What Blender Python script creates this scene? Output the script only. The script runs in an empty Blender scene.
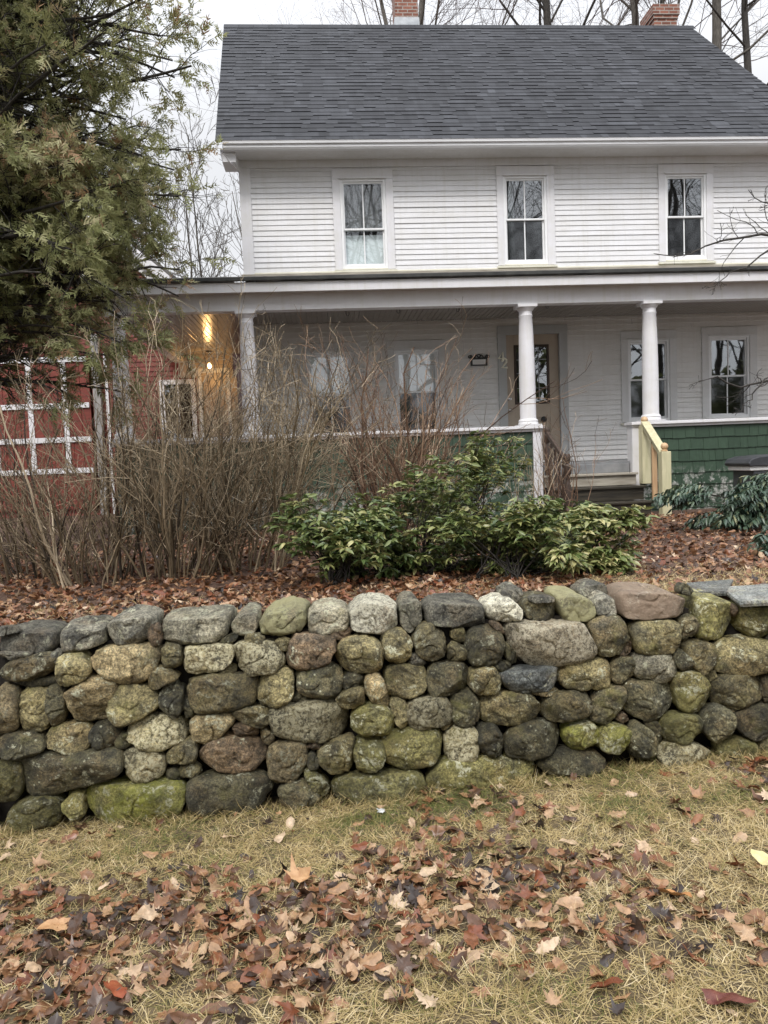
import bpy, math, random
import numpy as np
from mathutils import Vector, Matrix, noise as mnoise
S = bpy.context.scene
COL = S.collection
R = math.radians
RNG = np.random.default_rng(11)

# ------------------------------------------------------------------ materials
def nodes(name):
    m = bpy.data.materials.new(name); m.use_nodes = True
    nt = m.node_tree; b = nt.nodes['Principled BSDF']
    return m, nt, b
def N(nt, t, **kw):
    n = nt.nodes.new(t)
    for k, v in kw.items():
        if k in n.inputs: n.inputs[k].default_value = v
        else: setattr(n, k, v)
    return n
def ramp(nt, fac, stops, interp='LINEAR'):
    r = nt.nodes.new('ShaderNodeValToRGB'); cr = r.color_ramp; cr.interpolation = interp
    while len(cr.elements) < len(stops): cr.elements.new(0.5)
    for e, (p, c) in zip(cr.elements, stops):
        e.position = p; e.color = (c, c, c, 1) if isinstance(c, (int, float)) else (*c, 1)
    nt.links.new(fac, r.inputs['Fac']); return r.outputs['Color']
def coord(nt, scale=(1, 1, 1)):
    tc = nt.nodes.new('ShaderNodeTexCoord'); mp = nt.nodes.new('ShaderNodeMapping')
    mp.inputs['Scale'].default_value = scale
    nt.links.new(tc.outputs['Object'], mp.inputs['Vector']); return mp.outputs['Vector']
def nz(nt, vec, scale, detail=4, rough=0.55, dist=0.0):
    n = N(nt, 'ShaderNodeTexNoise', Scale=scale, Detail=detail, Roughness=rough, Distortion=dist)
    nt.links.new(vec, n.inputs['Vector']); return n.outputs['Fac']
def mix(nt, fac, a, b, mode='MIX'):
    m = nt.nodes.new('ShaderNodeMix'); m.data_type = 'RGBA'; m.blend_type = mode
    for s, v in ((0, fac), (6, a), (7, b)):
        if isinstance(v, (int, float)): m.inputs[s].default_value = v
        elif isinstance(v, tuple): m.inputs[s].default_value = (*v, 1)
        else: nt.links.new(v, m.inputs[s])
    return m.outputs[2]
def bump(nt, b, h, strength=0.4, dist=0.01):
    bp = N(nt, 'ShaderNodeBump', Strength=strength, Distance=dist)
    nt.links.new(h, bp.inputs['Height']); nt.links.new(bp.outputs['Normal'], b.inputs['Normal'])
def attr(nt, name, kind='GEOMETRY'):
    a = nt.nodes.new('ShaderNodeAttribute'); a.attribute_name = name; a.attribute_type = kind
    return a.outputs['Fac']

def mat_simple(name, c1, c2, scale=6, rough=0.6, bstr=0.25, bscale=40, stretch=(1, 1, 1), lo=.35, hi=.65, metal=0, spec=.5):
    m, nt, b = nodes(name); v = coord(nt, stretch)
    f = nz(nt, v, scale, 5, .6)
    c = ramp(nt, f, [(lo, c1), (hi, c2)])
    nt.links.new(c, b.inputs['Base Color'])
    b.inputs['Roughness'].default_value = rough; b.inputs['Metallic'].default_value = metal
    b.inputs['Specular IOR Level'].default_value = spec
    if bstr: bump(nt, b, nz(nt, v, bscale, 4), bstr, .004)
    return m
def mat_tint(name, stops, rough=.6, nscale=30, namt=.35, spec=.4, trans=0.0, interp='LINEAR'):
    """colour picked along a ramp by a per-piece number, with a little mottling"""
    m, nt, b = nodes(name); v = coord(nt)
    c = ramp(nt, attr(nt, 'tint'), stops, interp)
    f = nz(nt, v, nscale, 3)
    c = mix(nt, namt, c, ramp(nt, f, [(.3, .45), (.7, 1.3)]), 'MULTIPLY')
    nt.links.new(c, b.inputs['Base Color']); b.inputs['Roughness'].default_value = rough
    b.inputs['Specular IOR Level'].default_value = spec
    if trans:
        t = nt.nodes.new('ShaderNodeBsdfTranslucent'); nt.links.new(c, t.inputs['Color'])
        ms = N(nt, 'ShaderNodeMixShader', Fac=trans)
        nt.links.new(b.outputs[0], ms.inputs[1]); nt.links.new(t.outputs[0], ms.inputs[2])
        nt.links.new(ms.outputs[0], nt.nodes['Material Output'].inputs['Surface'])
    return m

M = {}
def white_paint(name, col, dirt, amt=.5, rough=.45):
    m, nt, b = nodes(name); v = coord(nt)
    big = ramp(nt, nz(nt, coord(nt, (.9, .9, 2.2)), 2.2, 6, .65), [(.4, 0.0), (.75, 1.0)])
    fine = ramp(nt, nz(nt, v, 42, 5, .75), [(.60, 0.0), (.68, 1.0)])
    streak = ramp(nt, nz(nt, coord(nt, (7, 7, .5)), 1.6, 5, .65), [(.5, 0.0), (.75, .45)])
    c = mix(nt, .5, col, ramp(nt, nz(nt, v, 7, 3), [(.35, tuple(x * .93 for x in col)), (.65, col)]))
    mm = nt.nodes.new('ShaderNodeMath'); mm.operation = 'MULTIPLY'; mm.inputs[1].default_value = amt
    nt.links.new(big, mm.inputs[0])
    c = mix(nt, mm.outputs[0], c, dirt)
    m2 = nt.nodes.new('ShaderNodeMath'); m2.operation = 'MULTIPLY'; m2.inputs[1].default_value = amt * .8
    nt.links.new(fine, m2.inputs[0])
    c = mix(nt, m2.outputs[0], c, tuple(x * .7 for x in dirt))
    c = mix(nt, streak, c, dirt)
    nt.links.new(c, b.inputs['Base Color']); b.inputs['Roughness'].default_value = rough
    bump(nt, b, nz(nt, coord(nt, (1, 1, 8)), 18, 4), .15, .003)
    return m
M['clap'] = white_paint('white_clapboard_paint', (.715, .71, .72), (.55, .53, .48), .45)
M['clap_porch'] = white_paint('porch_clapboard_paint', (.80, .785, .765), (.62, .59, .54), .5)
M['trim'] = white_paint('white_trim_paint', (.72, .71, .73), (.56, .54, .47), .38)
M['trim_porch'] = white_paint('porch_trim_paint', (.68, .675, .67), (.50, .48, .44), .45)
M['door_trim'] = white_paint('grey_door_casing_paint', (.47, .475, .47), (.38, .37, .35), .4)
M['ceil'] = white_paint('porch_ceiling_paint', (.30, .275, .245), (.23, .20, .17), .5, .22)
M['vinyl'] = mat_simple('white_window_vinyl', (.78, .78, .78), (.82, .82, .82), 5, .35, 0)
M['cream'] = white_paint('mildewed_sill_paint', (.72, .70, .60), (.55, .52, .36), .6)
M['tan_door_lit_wall'] = mat_simple('tan_door_and_lit_wall_paint', (.40, .32, .245), (.44, .36, .28), 4, .4, .05)  # front door paint, also the colour given to the lamp-lit barn wall
M['grey_floor'] = mat_simple('grey_porch_floor_paint', (.16, .165, .17), (.24, .24, .24), 5, .4, .2)
M['weather'] = mat_simple('weathered_riser_wood', (.24, .21, .165), (.40, .365, .30), 5, .7, .4, 30, (.6, 1, 6))
M['step'] = mat_simple('wet_dark_step_wood', (.012, .010, .007), (.055, .045, .030), 4, .45, .5, 25, (.6, 1, 6))
M['dark_metal'] = mat_simple('black_iron', (.012, .012, .012), (.03, .03, .03), 20, .45, .1)
M['nickel'] = mat_simple('nickel', (.55, .54, .52), (.62, .6, .58), 20, .25, 0, metal=1)
M['brass'] = mat_simple('pale_digit', (.88, .85, .70), (.92, .89, .76), 20, .4, 0)
M['lead'] = mat_simple('lead_flashing', (.33, .35, .37), (.48, .50, .52), 6, .45, .2, 20)
M['gutter'] = mat_simple('gutter_white', (.66, .66, .67), (.74, .74, .75), 3, .4, .1, 10, (.4, 1, 3))
M['drip'] = mat_simple('drip_edge_black', (.02, .02, .02), (.05, .05, .045), 5, .7, .4)
M['porch_roof'] = mat_simple('porch_roofing', (.06, .055, .05), (.13, .12, .11), 5, .8, .5)
M['old_wood'] = mat_simple('old_brown_turned_wood', (.035, .022, .016), (.075, .05, .036), 8, .6, .4, 25, (3, 3, .6))
M['pine'] = mat_simple('treated_pine', (.47, .44, .27), (.60, .55, .36), 5, .55, .3, 30, (4, 4, .5))
M['cedarwood'] = mat_simple('fresh_cedar', (.50, .31, .17), (.60, .42, .24), 6, .5, .3, 30, (4, 4, .5))
M['redwood'] = mat_simple('barn_red_paint', (.135, .024, .015), (.215, .042, .026), 3, .6, .3, 30, (1, 1, 5))
M['grey_wood'] = mat_simple('grey_barn_post', (.20, .19, .18), (.36, .34, .32), 4, .75, .4, 30, (5, 5, .6))
M['room'] = mat_simple('unlit_room_dark', (.05, .048, .045), (.08, .075, .07), 2, .8, 0)
M['shade'] = mat_simple('white_roller_shade', (.86, .87, .87), (.90, .91, .91), 3, .8, 0)
M['lace'] = mat_simple('grey_lace_curtain', (.17, .175, .18), (.27, .275, .28), 26, .9, .2, 60)
M['pale_shade'] = mat_simple('pale_green_shade', (.60, .66, .66), (.66, .71, .71), 3, .8, 0)
M['lid'] = mat_simple('dark_grey_plastic', (.035, .037, .042), (.065, .067, .072), 4, .4, .2)
M['lid_white'] = mat_simple('white_box_rim', (.55, .55, .54), (.7, .7, .68), 9, .6, .2)
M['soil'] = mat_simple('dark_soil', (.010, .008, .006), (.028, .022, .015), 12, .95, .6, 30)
M['asphalt'] = mat_simple('asphalt', (.04, .04, .04), (.065, .065, .063), 30, .8, .3, 120)
M['scrap'] = mat_simple('pale_scrap', (.40, .40, .39), (.60, .60, .57), 30, .5, .2)

def mat_glass(name, refl, tint, rough=0.015):
    m, nt, b = nodes(name); nt.nodes.remove(b)
    t = N(nt, 'ShaderNodeBsdfTransparent', Color=(*tint, 1))
    g = N(nt, 'ShaderNodeBsdfGlossy', Color=(.95, .98, 1, 1), Roughness=rough)
    v = coord(nt)
    bp = N(nt, 'ShaderNodeBump', Strength=.12, Distance=.01)
    nt.links.new(nz(nt, v, 2.2, 1), bp.inputs['Height']); nt.links.new(bp.outputs['Normal'], g.inputs['Normal'])
    ms = N(nt, 'ShaderNodeMixShader', Fac=refl)
    nt.links.new(t.outputs[0], ms.inputs[1]); nt.links.new(g.outputs[0], ms.inputs[2])
    nt.links.new(ms.outputs[0], nt.nodes['Material Output'].inputs['Surface'])
    return m
M['glass'] = mat_glass('window_glass', .20, (.75, .8, .8))
M['screen'] = mat_glass('screened_glass', .10, (.30, .32, .32), .05)

def mat_green_shingle():
    m, nt, b = nodes('green_shingle_paint'); v = coord(nt)
    c = ramp(nt, attr(nt, 'tint'), [(0, (.020, .044, .023)), (1, (.034, .066, .037))])
    c = mix(nt, .5, c, ramp(nt, nz(nt, coord(nt, (9, 1, 1)), 5, 4), [(.3, .6), (.7, 1.35)]), 'MULTIPLY')
    # peeling paint on the lowest courses
    sx = nt.nodes.new('ShaderNodeSeparateXYZ'); nt.links.new(v, sx.inputs[0])
    mr = N(nt, 'ShaderNodeMapRange'); nt.links.new(sx.outputs['Z'], mr.inputs['Value'])
    mr.inputs['From Min'].default_value = 1.66; mr.inputs['From Max'].default_value = 1.42
    p = ramp(nt, nz(nt, v, 9, 5, .7), [(.5, 0.0), (.56, 1.0)])
    mm = nt.nodes.new('ShaderNodeMath'); mm.operation = 'MULTIPLY'
    nt.links.new(mr.outputs[0], mm.inputs[0]); nt.links.new(p, mm.inputs[1])
    c = mix(nt, mm.outputs[0], c, ramp(nt, nz(nt, v, 40, 3), [(.4, (.17, .18, .15)), (.6, (.36, .36, .33))]))
    nt.links.new(c, b.inputs['Base Color']); b.inputs['Roughness'].default_value = .55
    bump(nt, b, nz(nt, coord(nt, (12, 1, 1)), 9, 4), .35, .004)
    return m
M['green'] = mat_green_shingle()

def mat_roof():
    m, nt, b = nodes('asphalt_shingles'); v = coord(nt)
    c = ramp(nt, attr(nt, 'tint'), [(0, (.019, .020, .024)), (.45, (.032, .0335, .039)), (.8, (.049, .0515, .059)), (1, (.066, .069, .079))])
    c = mix(nt, .6, c, ramp(nt, nz(nt, v, 160, 2), [(.3, .55), (.7, 1.45)]), 'MULTIPLY')
    c = mix(nt, .35, c, ramp(nt, nz(nt, v, .9, 4), [(.35, .7), (.65, 1.25)]), 'MULTIPLY')
    c = mix(nt, .5, c, ramp(nt, nz(nt, coord(nt, (3.5, .25, .25)), 1.5, 5, .6), [(.38, .72), (.6, 1.15)]), 'MULTIPLY')
    nt.links.new(c, b.inputs['Base Color']); b.inputs['Roughness'].default_value = .75
    b.inputs['Specular IOR Level'].default_value = .35
    bump(nt, b, nz(nt, v, 220, 2), .5, .003)
    return m
M['roof'] = mat_roof()

def mat_brick():
    m, nt, b = nodes('chimney_brick')
    tc = nt.nodes.new('ShaderNodeTexCoord'); sx = nt.nodes.new('ShaderNodeSeparateXYZ')
    nt.links.new(tc.outputs['Object'], sx.inputs[0])
    ad = nt.nodes.new('ShaderNodeMath'); nt.links.new(sx.outputs['X'], ad.inputs[0]); nt.links.new(sx.outputs['Y'], ad.inputs[1])
    cb = nt.nodes.new('ShaderNodeCombineXYZ'); nt.links.new(ad.outputs[0], cb.inputs['X']); nt.links.new(sx.outputs['Z'], cb.inputs['Y'])
    br = N(nt, 'ShaderNodeTexBrick', Scale=1.0)
    br.inputs['Color1'].default_value = (.15, .055, .035, 1); br.inputs['Color2'].default_value = (.25, .10, .065, 1)
    br.inputs['Mortar'].default_value = (.30, .27, .24, 1); br.inputs['Mortar Size'].default_value = .009
    br.inputs['Brick Width'].default_value = .2; br.inputs['Row Height'].default_value = .068
    nt.links.new(cb.outputs[0], br.inputs['Vector'])
    c = mix(nt, .5, br.outputs['Color'], ramp(nt, nz(nt, tc.outputs['Object'], 14, 4), [(.3, .6), (.7, 1.3)]), 'MULTIPLY')
    nt.links.new(c, b.inputs['Base Color']); b.inputs['Roughness'].default_value = .85
    bump(nt, b, br.outputs['Fac'], -.6, .01)
    return m
M['brick'] = mat_brick()

def mat_stone(name, dark, light, lichen=.12, moss=.15, lich_col=(.42, .42, .33), moss_col=(.105, .098, .028), wash=None):
    m, nt, b = nodes(name); v0 = coord(nt)
    oi = nt.nodes.new('ShaderNodeObjectInfo')
    off = nt.nodes.new('ShaderNodeVectorMath'); off.operation = 'MULTIPLY_ADD'
    nt.links.new(oi.outputs['Random'], off.inputs[0]); off.inputs[1].default_value = (37, 53, 71); nt.links.new(v0, off.inputs[2])
    v = off.outputs[0]
    f = nz(nt, v, 7, 8, .66, .6)
    c = ramp(nt, f, [(.37, dark), (.61, tuple(x * 1.12 for x in light))])
    # warm iron-stained and cool blotches
    c = mix(nt, ramp(nt, nz(nt, v, 4.2, 4, .6), [(.50, 0.0), (.68, .65)]), c, mix(nt, .5, light, (.24, .155, .075)))
    c = mix(nt, ramp(nt, nz(nt, v, 5.3, 4, .6, .3), [(.52, 0.0), (.66, .55)]), c, mix(nt, .55, dark, (.07, .075, .075)))
    # crystalline grain
    c = mix(nt, .8, c, ramp(nt, nz(nt, v, 75, 3, .75), [(.40, .38), (.5, 1.0), (.60, 1.75)]), 'MULTIPLY')
    c = mix(nt, .5, c, ramp(nt, nz(nt, v, 190, 2, .75), [(.40, .55), (.60, 1.45)]), 'MULTIPLY')
    # dark pits and weathered hollows
    c = mix(nt, ramp(nt, nz(nt, v, 16, 7, .75, 1.2), [(.36, .85), (.47, 0.0)]), c, tuple(x * .55 for x in dark))
    # olive algae film
    if moss:
        geo = nt.nodes.new('ShaderNodeNewGeometry'); sn = nt.nodes.new('ShaderNodeSeparateXYZ'); nt.links.new(geo.outputs['Normal'], sn.inputs[0])
        k = ramp(nt, nz(nt, v, 6, 6, .7), [(.64 - moss * .5, 0.0), (.86 - moss * .4, .8)])
        c = mix(nt, k, c, mix(nt, ramp(nt, nz(nt, v, 60, 3), [(.35, 0.0), (.65, 1.0)]), moss_col, tuple(x * 1.9 for x in moss_col)))
    # pale lichen spots and rosettes
    vo = N(nt, 'ShaderNodeTexVoronoi', Scale=24.0); nt.links.new(v, vo.inputs['Vector'])
    patch = ramp(nt, nz(nt, v, 9, 5, .7, .8), [(.62 - lichen * .42, 0.0), (.67 - lichen * .42, 1.0)])
    spots = ramp(nt, nz(nt, v, 48, 5, .75), [(.47, 0.0), (.53, 1.0)])
    mm = nt.nodes.new('ShaderNodeMath'); mm.operation = 'MULTIPLY'; nt.links.new(patch, mm.inputs[0]); nt.links.new(spots, mm.inputs[1])
    c = mix(nt, mm.outputs[0], c, lich_col)
    fl = ramp(nt, vo.outputs['Distance'], [(.13, 1.0), (.19, 0.0)])
    fm = nt.nodes.new('ShaderNodeMath'); fm.operation = 'MULTIPLY'; nt.links.new(fl, fm.inputs[0])
    nt.links.new(ramp(nt, nz(nt, v, 11, 3), [(.51, 0.0), (.57, .85)]), fm.inputs[1])
    c = mix(nt, fm.outputs[0], c, tuple(min(.6, x * 1.05) for x in lich_col))
    if wash:
        c = mix(nt, ramp(nt, nz(nt, v, 5, 6, .7, .5), [(.36, 0.0), (.56, .9)]), c, wash)
    hv = nt.nodes.new('ShaderNodeMath'); hv.operation = 'MULTIPLY_ADD'; nt.links.new(oi.outputs['Random'], hv.inputs[0])
    hv.inputs[1].default_value = .95; hv.inputs[2].default_value = .60
    c2 = nt.nodes.new('ShaderNodeVectorMath'); c2.operation = 'SCALE'; nt.links.new(c, c2.inputs[0]); nt.links.new(hv.outputs[0], c2.inputs['Scale'])
    nt.links.new(mix(nt, 1.0, c2.outputs[0], (1.05, 1.03, .92), 'MULTIPLY'), b.inputs['Base Color'])
    nt.links.new(ramp(nt, nz(nt, v, 12, 3), [(.3, .42), (.7, .75)]), b.inputs['Roughness'])
    h = mix(nt, .4, nz(nt, v, 24, 9, .75, .5), nz(nt, v, 110, 5, .75))
    bump(nt, b, h, 1.0, .03)
    return m
ST = dict(
    o=mat_stone('stone_olive', (.056, .048, .025), (.240, .205, .110), .10, .22),
    d=mat_stone('stone_dark', (.032, .030, .019), (.125, .112, .066), .08, .18),
    g=mat_stone('stone_grey_slate', (.055, .053, .046), (.225, .212, .178), .12, .05),
    l=mat_stone('stone_pale_grey', (.120, .112, .088), (.370, .345, .275), .22, .10),
    t=mat_stone('stone_tan', (.125, .098, .052), (.370, .300, .180), .14, .14),
    L=mat_stone('stone_lichened', (.060, .051, .030), (.275, .238, .140), .52, .18, (.42, .39, .28)),
    P=mat_stone('stone_granite', (.100, .085, .060), (.330, .290, .225), .48, .05, (.46, .42, .34)),
    W=mat_stone('stone_white_lichen', (.170, .160, .135), (.420, .400, .340), .50, .04, (.60, .58, .50)),
    K=mat_stone('stone_yellow_lichen', (.150, .140, .095), (.370, .345, .230), .4, .2, (.56, .55, .33), (.22, .20, .08), (.50, .47, .27)),
    y=mat_stone('stone_algae', (.052, .048, .020), (.235, .215, .090), .16, .42),
    Y=mat_stone('stone_mossy', (.070, .066, .024), (.290, .270, .105), .26, .50, (.45, .45, .34), (.19, .20, .022)),
    r=mat_stone('stone_reddish', (.050, .036, .022), (.205, .145, .095), .08, .10),
    b=mat_stone('stone_bluish', (.034, .038, .042), (.120, .128, .130), .08, .04),
    O=mat_stone('stone_rusty_slate', (.075, .064, .055), (.290, .235, .190), .14, .03, (.50, .47, .42), (.16, .17, .02), (.205, .150, .115)),
)
M['slab'] = mat_stone('slate_slab', (.13, .14, .145), (.25, .26, .265), .08, .0)

def mat_ground():
    m, nt, b = nodes('ground_soil'); v = coord(nt)
    sx = nt.nodes.new('ShaderNodeSeparateXYZ'); nt.links.new(v, sx.inputs[0])
    thatch = ramp(nt, nz(nt, v, 14, 7, .7), [(.3, (.034, .024, .014)), (.5, (.105, .075, .038)), (.7, (.23, .17, .09))])
    litter = ramp(nt, nz(nt, v, 22, 6, .75), [(.3, (.030, .016, .010)), (.5, (.085, .045, .028)), (.7, (.17, .10, .065))])
    a = ramp(nt, sx.outputs['Y'], [(.0, 0.0), (1.0, 1.0)])
    mr = N(nt, 'ShaderNodeMapRange'); nt.links.new(sx.outputs['Y'], mr.inputs['Value'])
    mr.inputs['From Min'].default_value = 4.6; mr.inputs['From Max'].default_value = 4.7
    c = mix(nt, mr.outputs[0], thatch, litter)
    nt.links.new(c, b.inputs['Base Color']); b.inputs['Roughness'].default_value = .9
    bump(nt, b, nz(nt, v, 40, 6, .7), .8, .02)
    return m
M['ground'] = mat_ground()
M['grass'] = mat_tint('dry_grass', [(0, (.11, .135, .035)), (.16, (.20, .20, .06)), (.34, (.36, .275, .11)), (.70, (.60, .465, .235)), (1, (.76, .64, .40))], .6, 20, .25, .3, .25)
M['leaf'] = mat_tint('fallen_leaf', [(0, (.022, .015, .012)), (.18, (.060, .034, .022)), (.36, (.145, .068, .034)), (.50, (.27, .135, .062)), (.60, (.20, .062, .028)), (.74, (.38, .215, .110)), (.88, (.48, .32, .19)), (1, (.62, .47, .32))], .34, 45, .6, .5, .15)
M['leaf_red'] = mat_simple('red_brown_leaf', (.22, .050, .022), (.33, .095, .04), 30, .38, .2)
M['leaf_tan'] = mat_simple('tan_leaf', (.38, .20, .09), (.50, .30, .15), 30, .45, .2)
M['leaf_orange'] = mat_simple('orange_leaf', (.42, .19, .07), (.52, .27, .11), 30, .45, .2)
M['leaf_plum'] = mat_simple('plum_leaf', (.10, .028, .022), (.19, .07, .05), 30, .35, .2)
M['leaf_pale'] = mat_simple('pale_yellow_leaf', (.52, .46, .20), (.62, .55, .30), 30, .5, .2)
M['rhodo'] = mat_tint('rhododendron_leaf', [(0, (.030, .055, .016)), (.35, (.085, .125, .036)), (.65, (.18, .215, .070)), (.88, (.29, .29, .11)), (1, (.44, .40, .18))], .34, 25, .3, .55, .12)
M['pieris'] = mat_tint('drooping_blue_green_leaf', [(0, (.022, .045, .030)), (.5, (.058, .098, .064)), (.85, (.125, .165, .10)), (1, (.26, .26, .14))], .32, 25, .3, .6, .1)
M['cedar'] = mat_tint('cedar_foliage', [(0, (.08, .09, .034)), (.35, (.195, .21, .082)), (.65, (.34, .345, .155)), (.88, (.45, .42, .24)), (1, (.40, .25, .14))], .6, 14, .4, .3, .32)
def bark(name, a, b_, stretch=(6, 6, 1)): return mat_simple(name, a, b_, 5, .85, .6, 22, stretch)
M['bark'] = bark('grey_bark', (.055, .048, .040), (.14, .125, .105))
M['bark_dark'] = bark('dark_bark', (.022, .019, .016), (.06, .052, .043))
M['bark_pink'] = bark('budding_twig', (.085, .058, .052), (.15, .11, .10))
M['bark_cedar'] = bark('cedar_bark', (.045, .033, .025), (.11, .085, .065))
M['twig'] = mat_tint('shrub_twig', [(0, (.035, .025, .016)), (.35, (.12, .088, .052)), (.7, (.27, .205, .125)), (1, (.52, .42, .29))], .6, 12, .4, .35)
M['twig_red'] = mat_tint('reddish_twig', [(0, (.045, .026, .018)), (.35, (.15, .085, .052)), (.7, (.29, .185, .115)), (1, (.52, .39, .27))], .6, 12, .4, .35)

def mat_emit(name, col, s):
    m, nt, b = nodes(name)
    b.inputs['Base Color'].default_value = (*col, 1); b.inputs['Emission Color'].default_value = (*col, 1); b.inputs['Emission Strength'].default_value = s
    return m
M['bulb'] = mat_emit('lit_bulb', (1, .66, .28), 7)

# ------------------------------------------------------------------ objects
def link(name, me, mat=None, parent=None, **props):
    o = bpy.data.objects.new(name, me); COL.objects.link(o)
    if me is not None and mat is not None: me.materials.append(mat)
    if parent is not None: o.parent = parent
    for k, v in props.items(): o[k] = v
    return o
def thing(name, label, cat, loc=(0, 0, 0), group=None):
    o = link(name, None, label=label, category=cat); o.location = loc; o.empty_display_size = .2
    if group: o['group'] = group
    return o
def mesh_np(name, V, F, tint=None, smooth=False):
    """V (n,3), F list of (m,k) index arrays"""
    me = bpy.data.meshes.new(name)
    F = [np.asarray(f, dtype=np.int32) for f in F if len(f)]
    me.vertices.add(len(V)); me.vertices.foreach_set('co', np.asarray(V, dtype=np.float32).ravel())
    nl = sum(f.size for f in F); npoly = sum(len(f) for f in F)
    me.loops.add(nl); me.loops.foreach_set('vertex_index', np.concatenate([f.ravel() for f in F]))
    me.polygons.add(npoly)
    tot = np.concatenate([np.full(len(f), f.shape[1], dtype=np.int32) for f in F])
    st = np.concatenate([[0], np.cumsum(tot)[:-1]]).astype(np.int32)
    me.polygons.foreach_set('loop_start', st); me.polygons.foreach_set('loop_total', tot)
    if smooth: me.polygons.foreach_set('use_smooth', np.ones(npoly, dtype=bool))
    if tint is not None:
        a = me.attributes.new('tint', 'FLOAT', 'POINT'); a.data.foreach_set('value', np.asarray(tint, dtype=np.float32))
    me.update(calc_edges=True); me.validate()
    return me

class MB:
    """collects shapes, then links them as ONE mesh object"""
    def __init__(s): s.v = []; s.f = []; s.t = []; s.cur = .5
    def add(s, vs, fs):
        k = len(s.v); s.v += [tuple(p) for p in vs]; s.t += [s.cur] * len(vs)
        s.f += [tuple(i + k for i in f) for f in fs]
    def box(s, x0, x1, y0, y1, z0, z1):
        s.add([(x0, y0, z0), (x1, y0, z0), (x1, y1, z0), (x0, y1, z0), (x0, y0, z1), (x1, y0, z1), (x1, y1, z1), (x0, y1, z1)],
              [(3, 2, 1, 0), (4, 5, 6, 7), (0, 1, 5, 4), (1, 2, 6, 5), (2, 3, 7, 6), (3, 0, 4, 7)])
        return s
    def quad(s, a, b, c, d): s.add([a, b, c, d], [(0, 1, 2, 3)]); return s
    def tri(s, a, b, c): s.add([a, b, c], [(0, 1, 2)]); return s
    def prism(s, poly, d):
        """polygon of 3-D points swept along vector d"""
        n = len(poly); q = [tuple(np.add(p, d)) for p in poly]
        s.add(list(poly) + q, [tuple(range(n))[::-1], tuple(range(n, 2 * n))] + [(i, (i + 1) % n, n + (i + 1) % n, n + i) for i in range(n)])
        return s
    def lathe(s, x, y, prof, k=24):
        vs = []; fs = []
        for (r, z) in prof:
            for i in range(k):
                a = 2 * math.pi * i / k; vs.append((x + r * math.cos(a), y + r * math.sin(a), z))
        for j in range(len(prof) - 1):
            for i in range(k):
                fs.append((j * k + i, j * k + (i + 1) % k, (j + 1) * k + (i + 1) % k, (j + 1) * k + i))
        fs.append(tuple(range(k))[::-1]); fs.append(tuple((len(prof) - 1) * k + i for i in range(k)))
        s.add(vs, fs); return s
    def tube(s, pts, r, k=6):
        pts = [Vector(p) for p in pts]; vs = []; fs = []
        for i, p in enumerate(pts):
            t = (pts[min(i + 1, len(pts) - 1)] - pts[max(i - 1, 0)]).normalized()
            u = t.orthogonal().normalized() if i == 0 else (u - t * u.dot(t)).normalized()
            w = t.cross(u)
            for j in range(k):
                a = 2 * math.pi * j / k; vs.append(tuple(p + (u * math.cos(a) + w * math.sin(a)) * r))
        for i in range(len(pts) - 1):
            for j in range(k): fs.append((i * k + j, i * k + (j + 1) % k, (i + 1) * k + (j + 1) % k, (i + 1) * k + j))
        fs.append(tuple(range(k))[::-1]); fs.append(tuple((len(pts) - 1) * k + j for j in range(k)))
        s.add(vs, fs); return s
    def build(s, name, mat, parent=None, bevel=0, smooth=False, **props):
        me = bpy.data.meshes.new(name); me.from_pydata(s.v, [], s.f)
        a = me.attributes.new('tint', 'FLOAT', 'POINT'); a.data.foreach_set('value', np.array(s.t, dtype=np.float32))
        if smooth: me.shade_smooth(); me.set_sharp_from_angle(angle=R(40))
        o = link(name, me, mat, parent, **props)
        if bevel:
            b = o.modifiers.new('bevel', 'BEVEL'); b.width = bevel; b.segments = 2; b.limit_method = 'ANGLE'; b.harden_normals = False
        return o
def sm(a, b, t):
    t = np.clip((t - a) / (b - a), 0, 1); return t * t * (3 - 2 * t)
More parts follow.
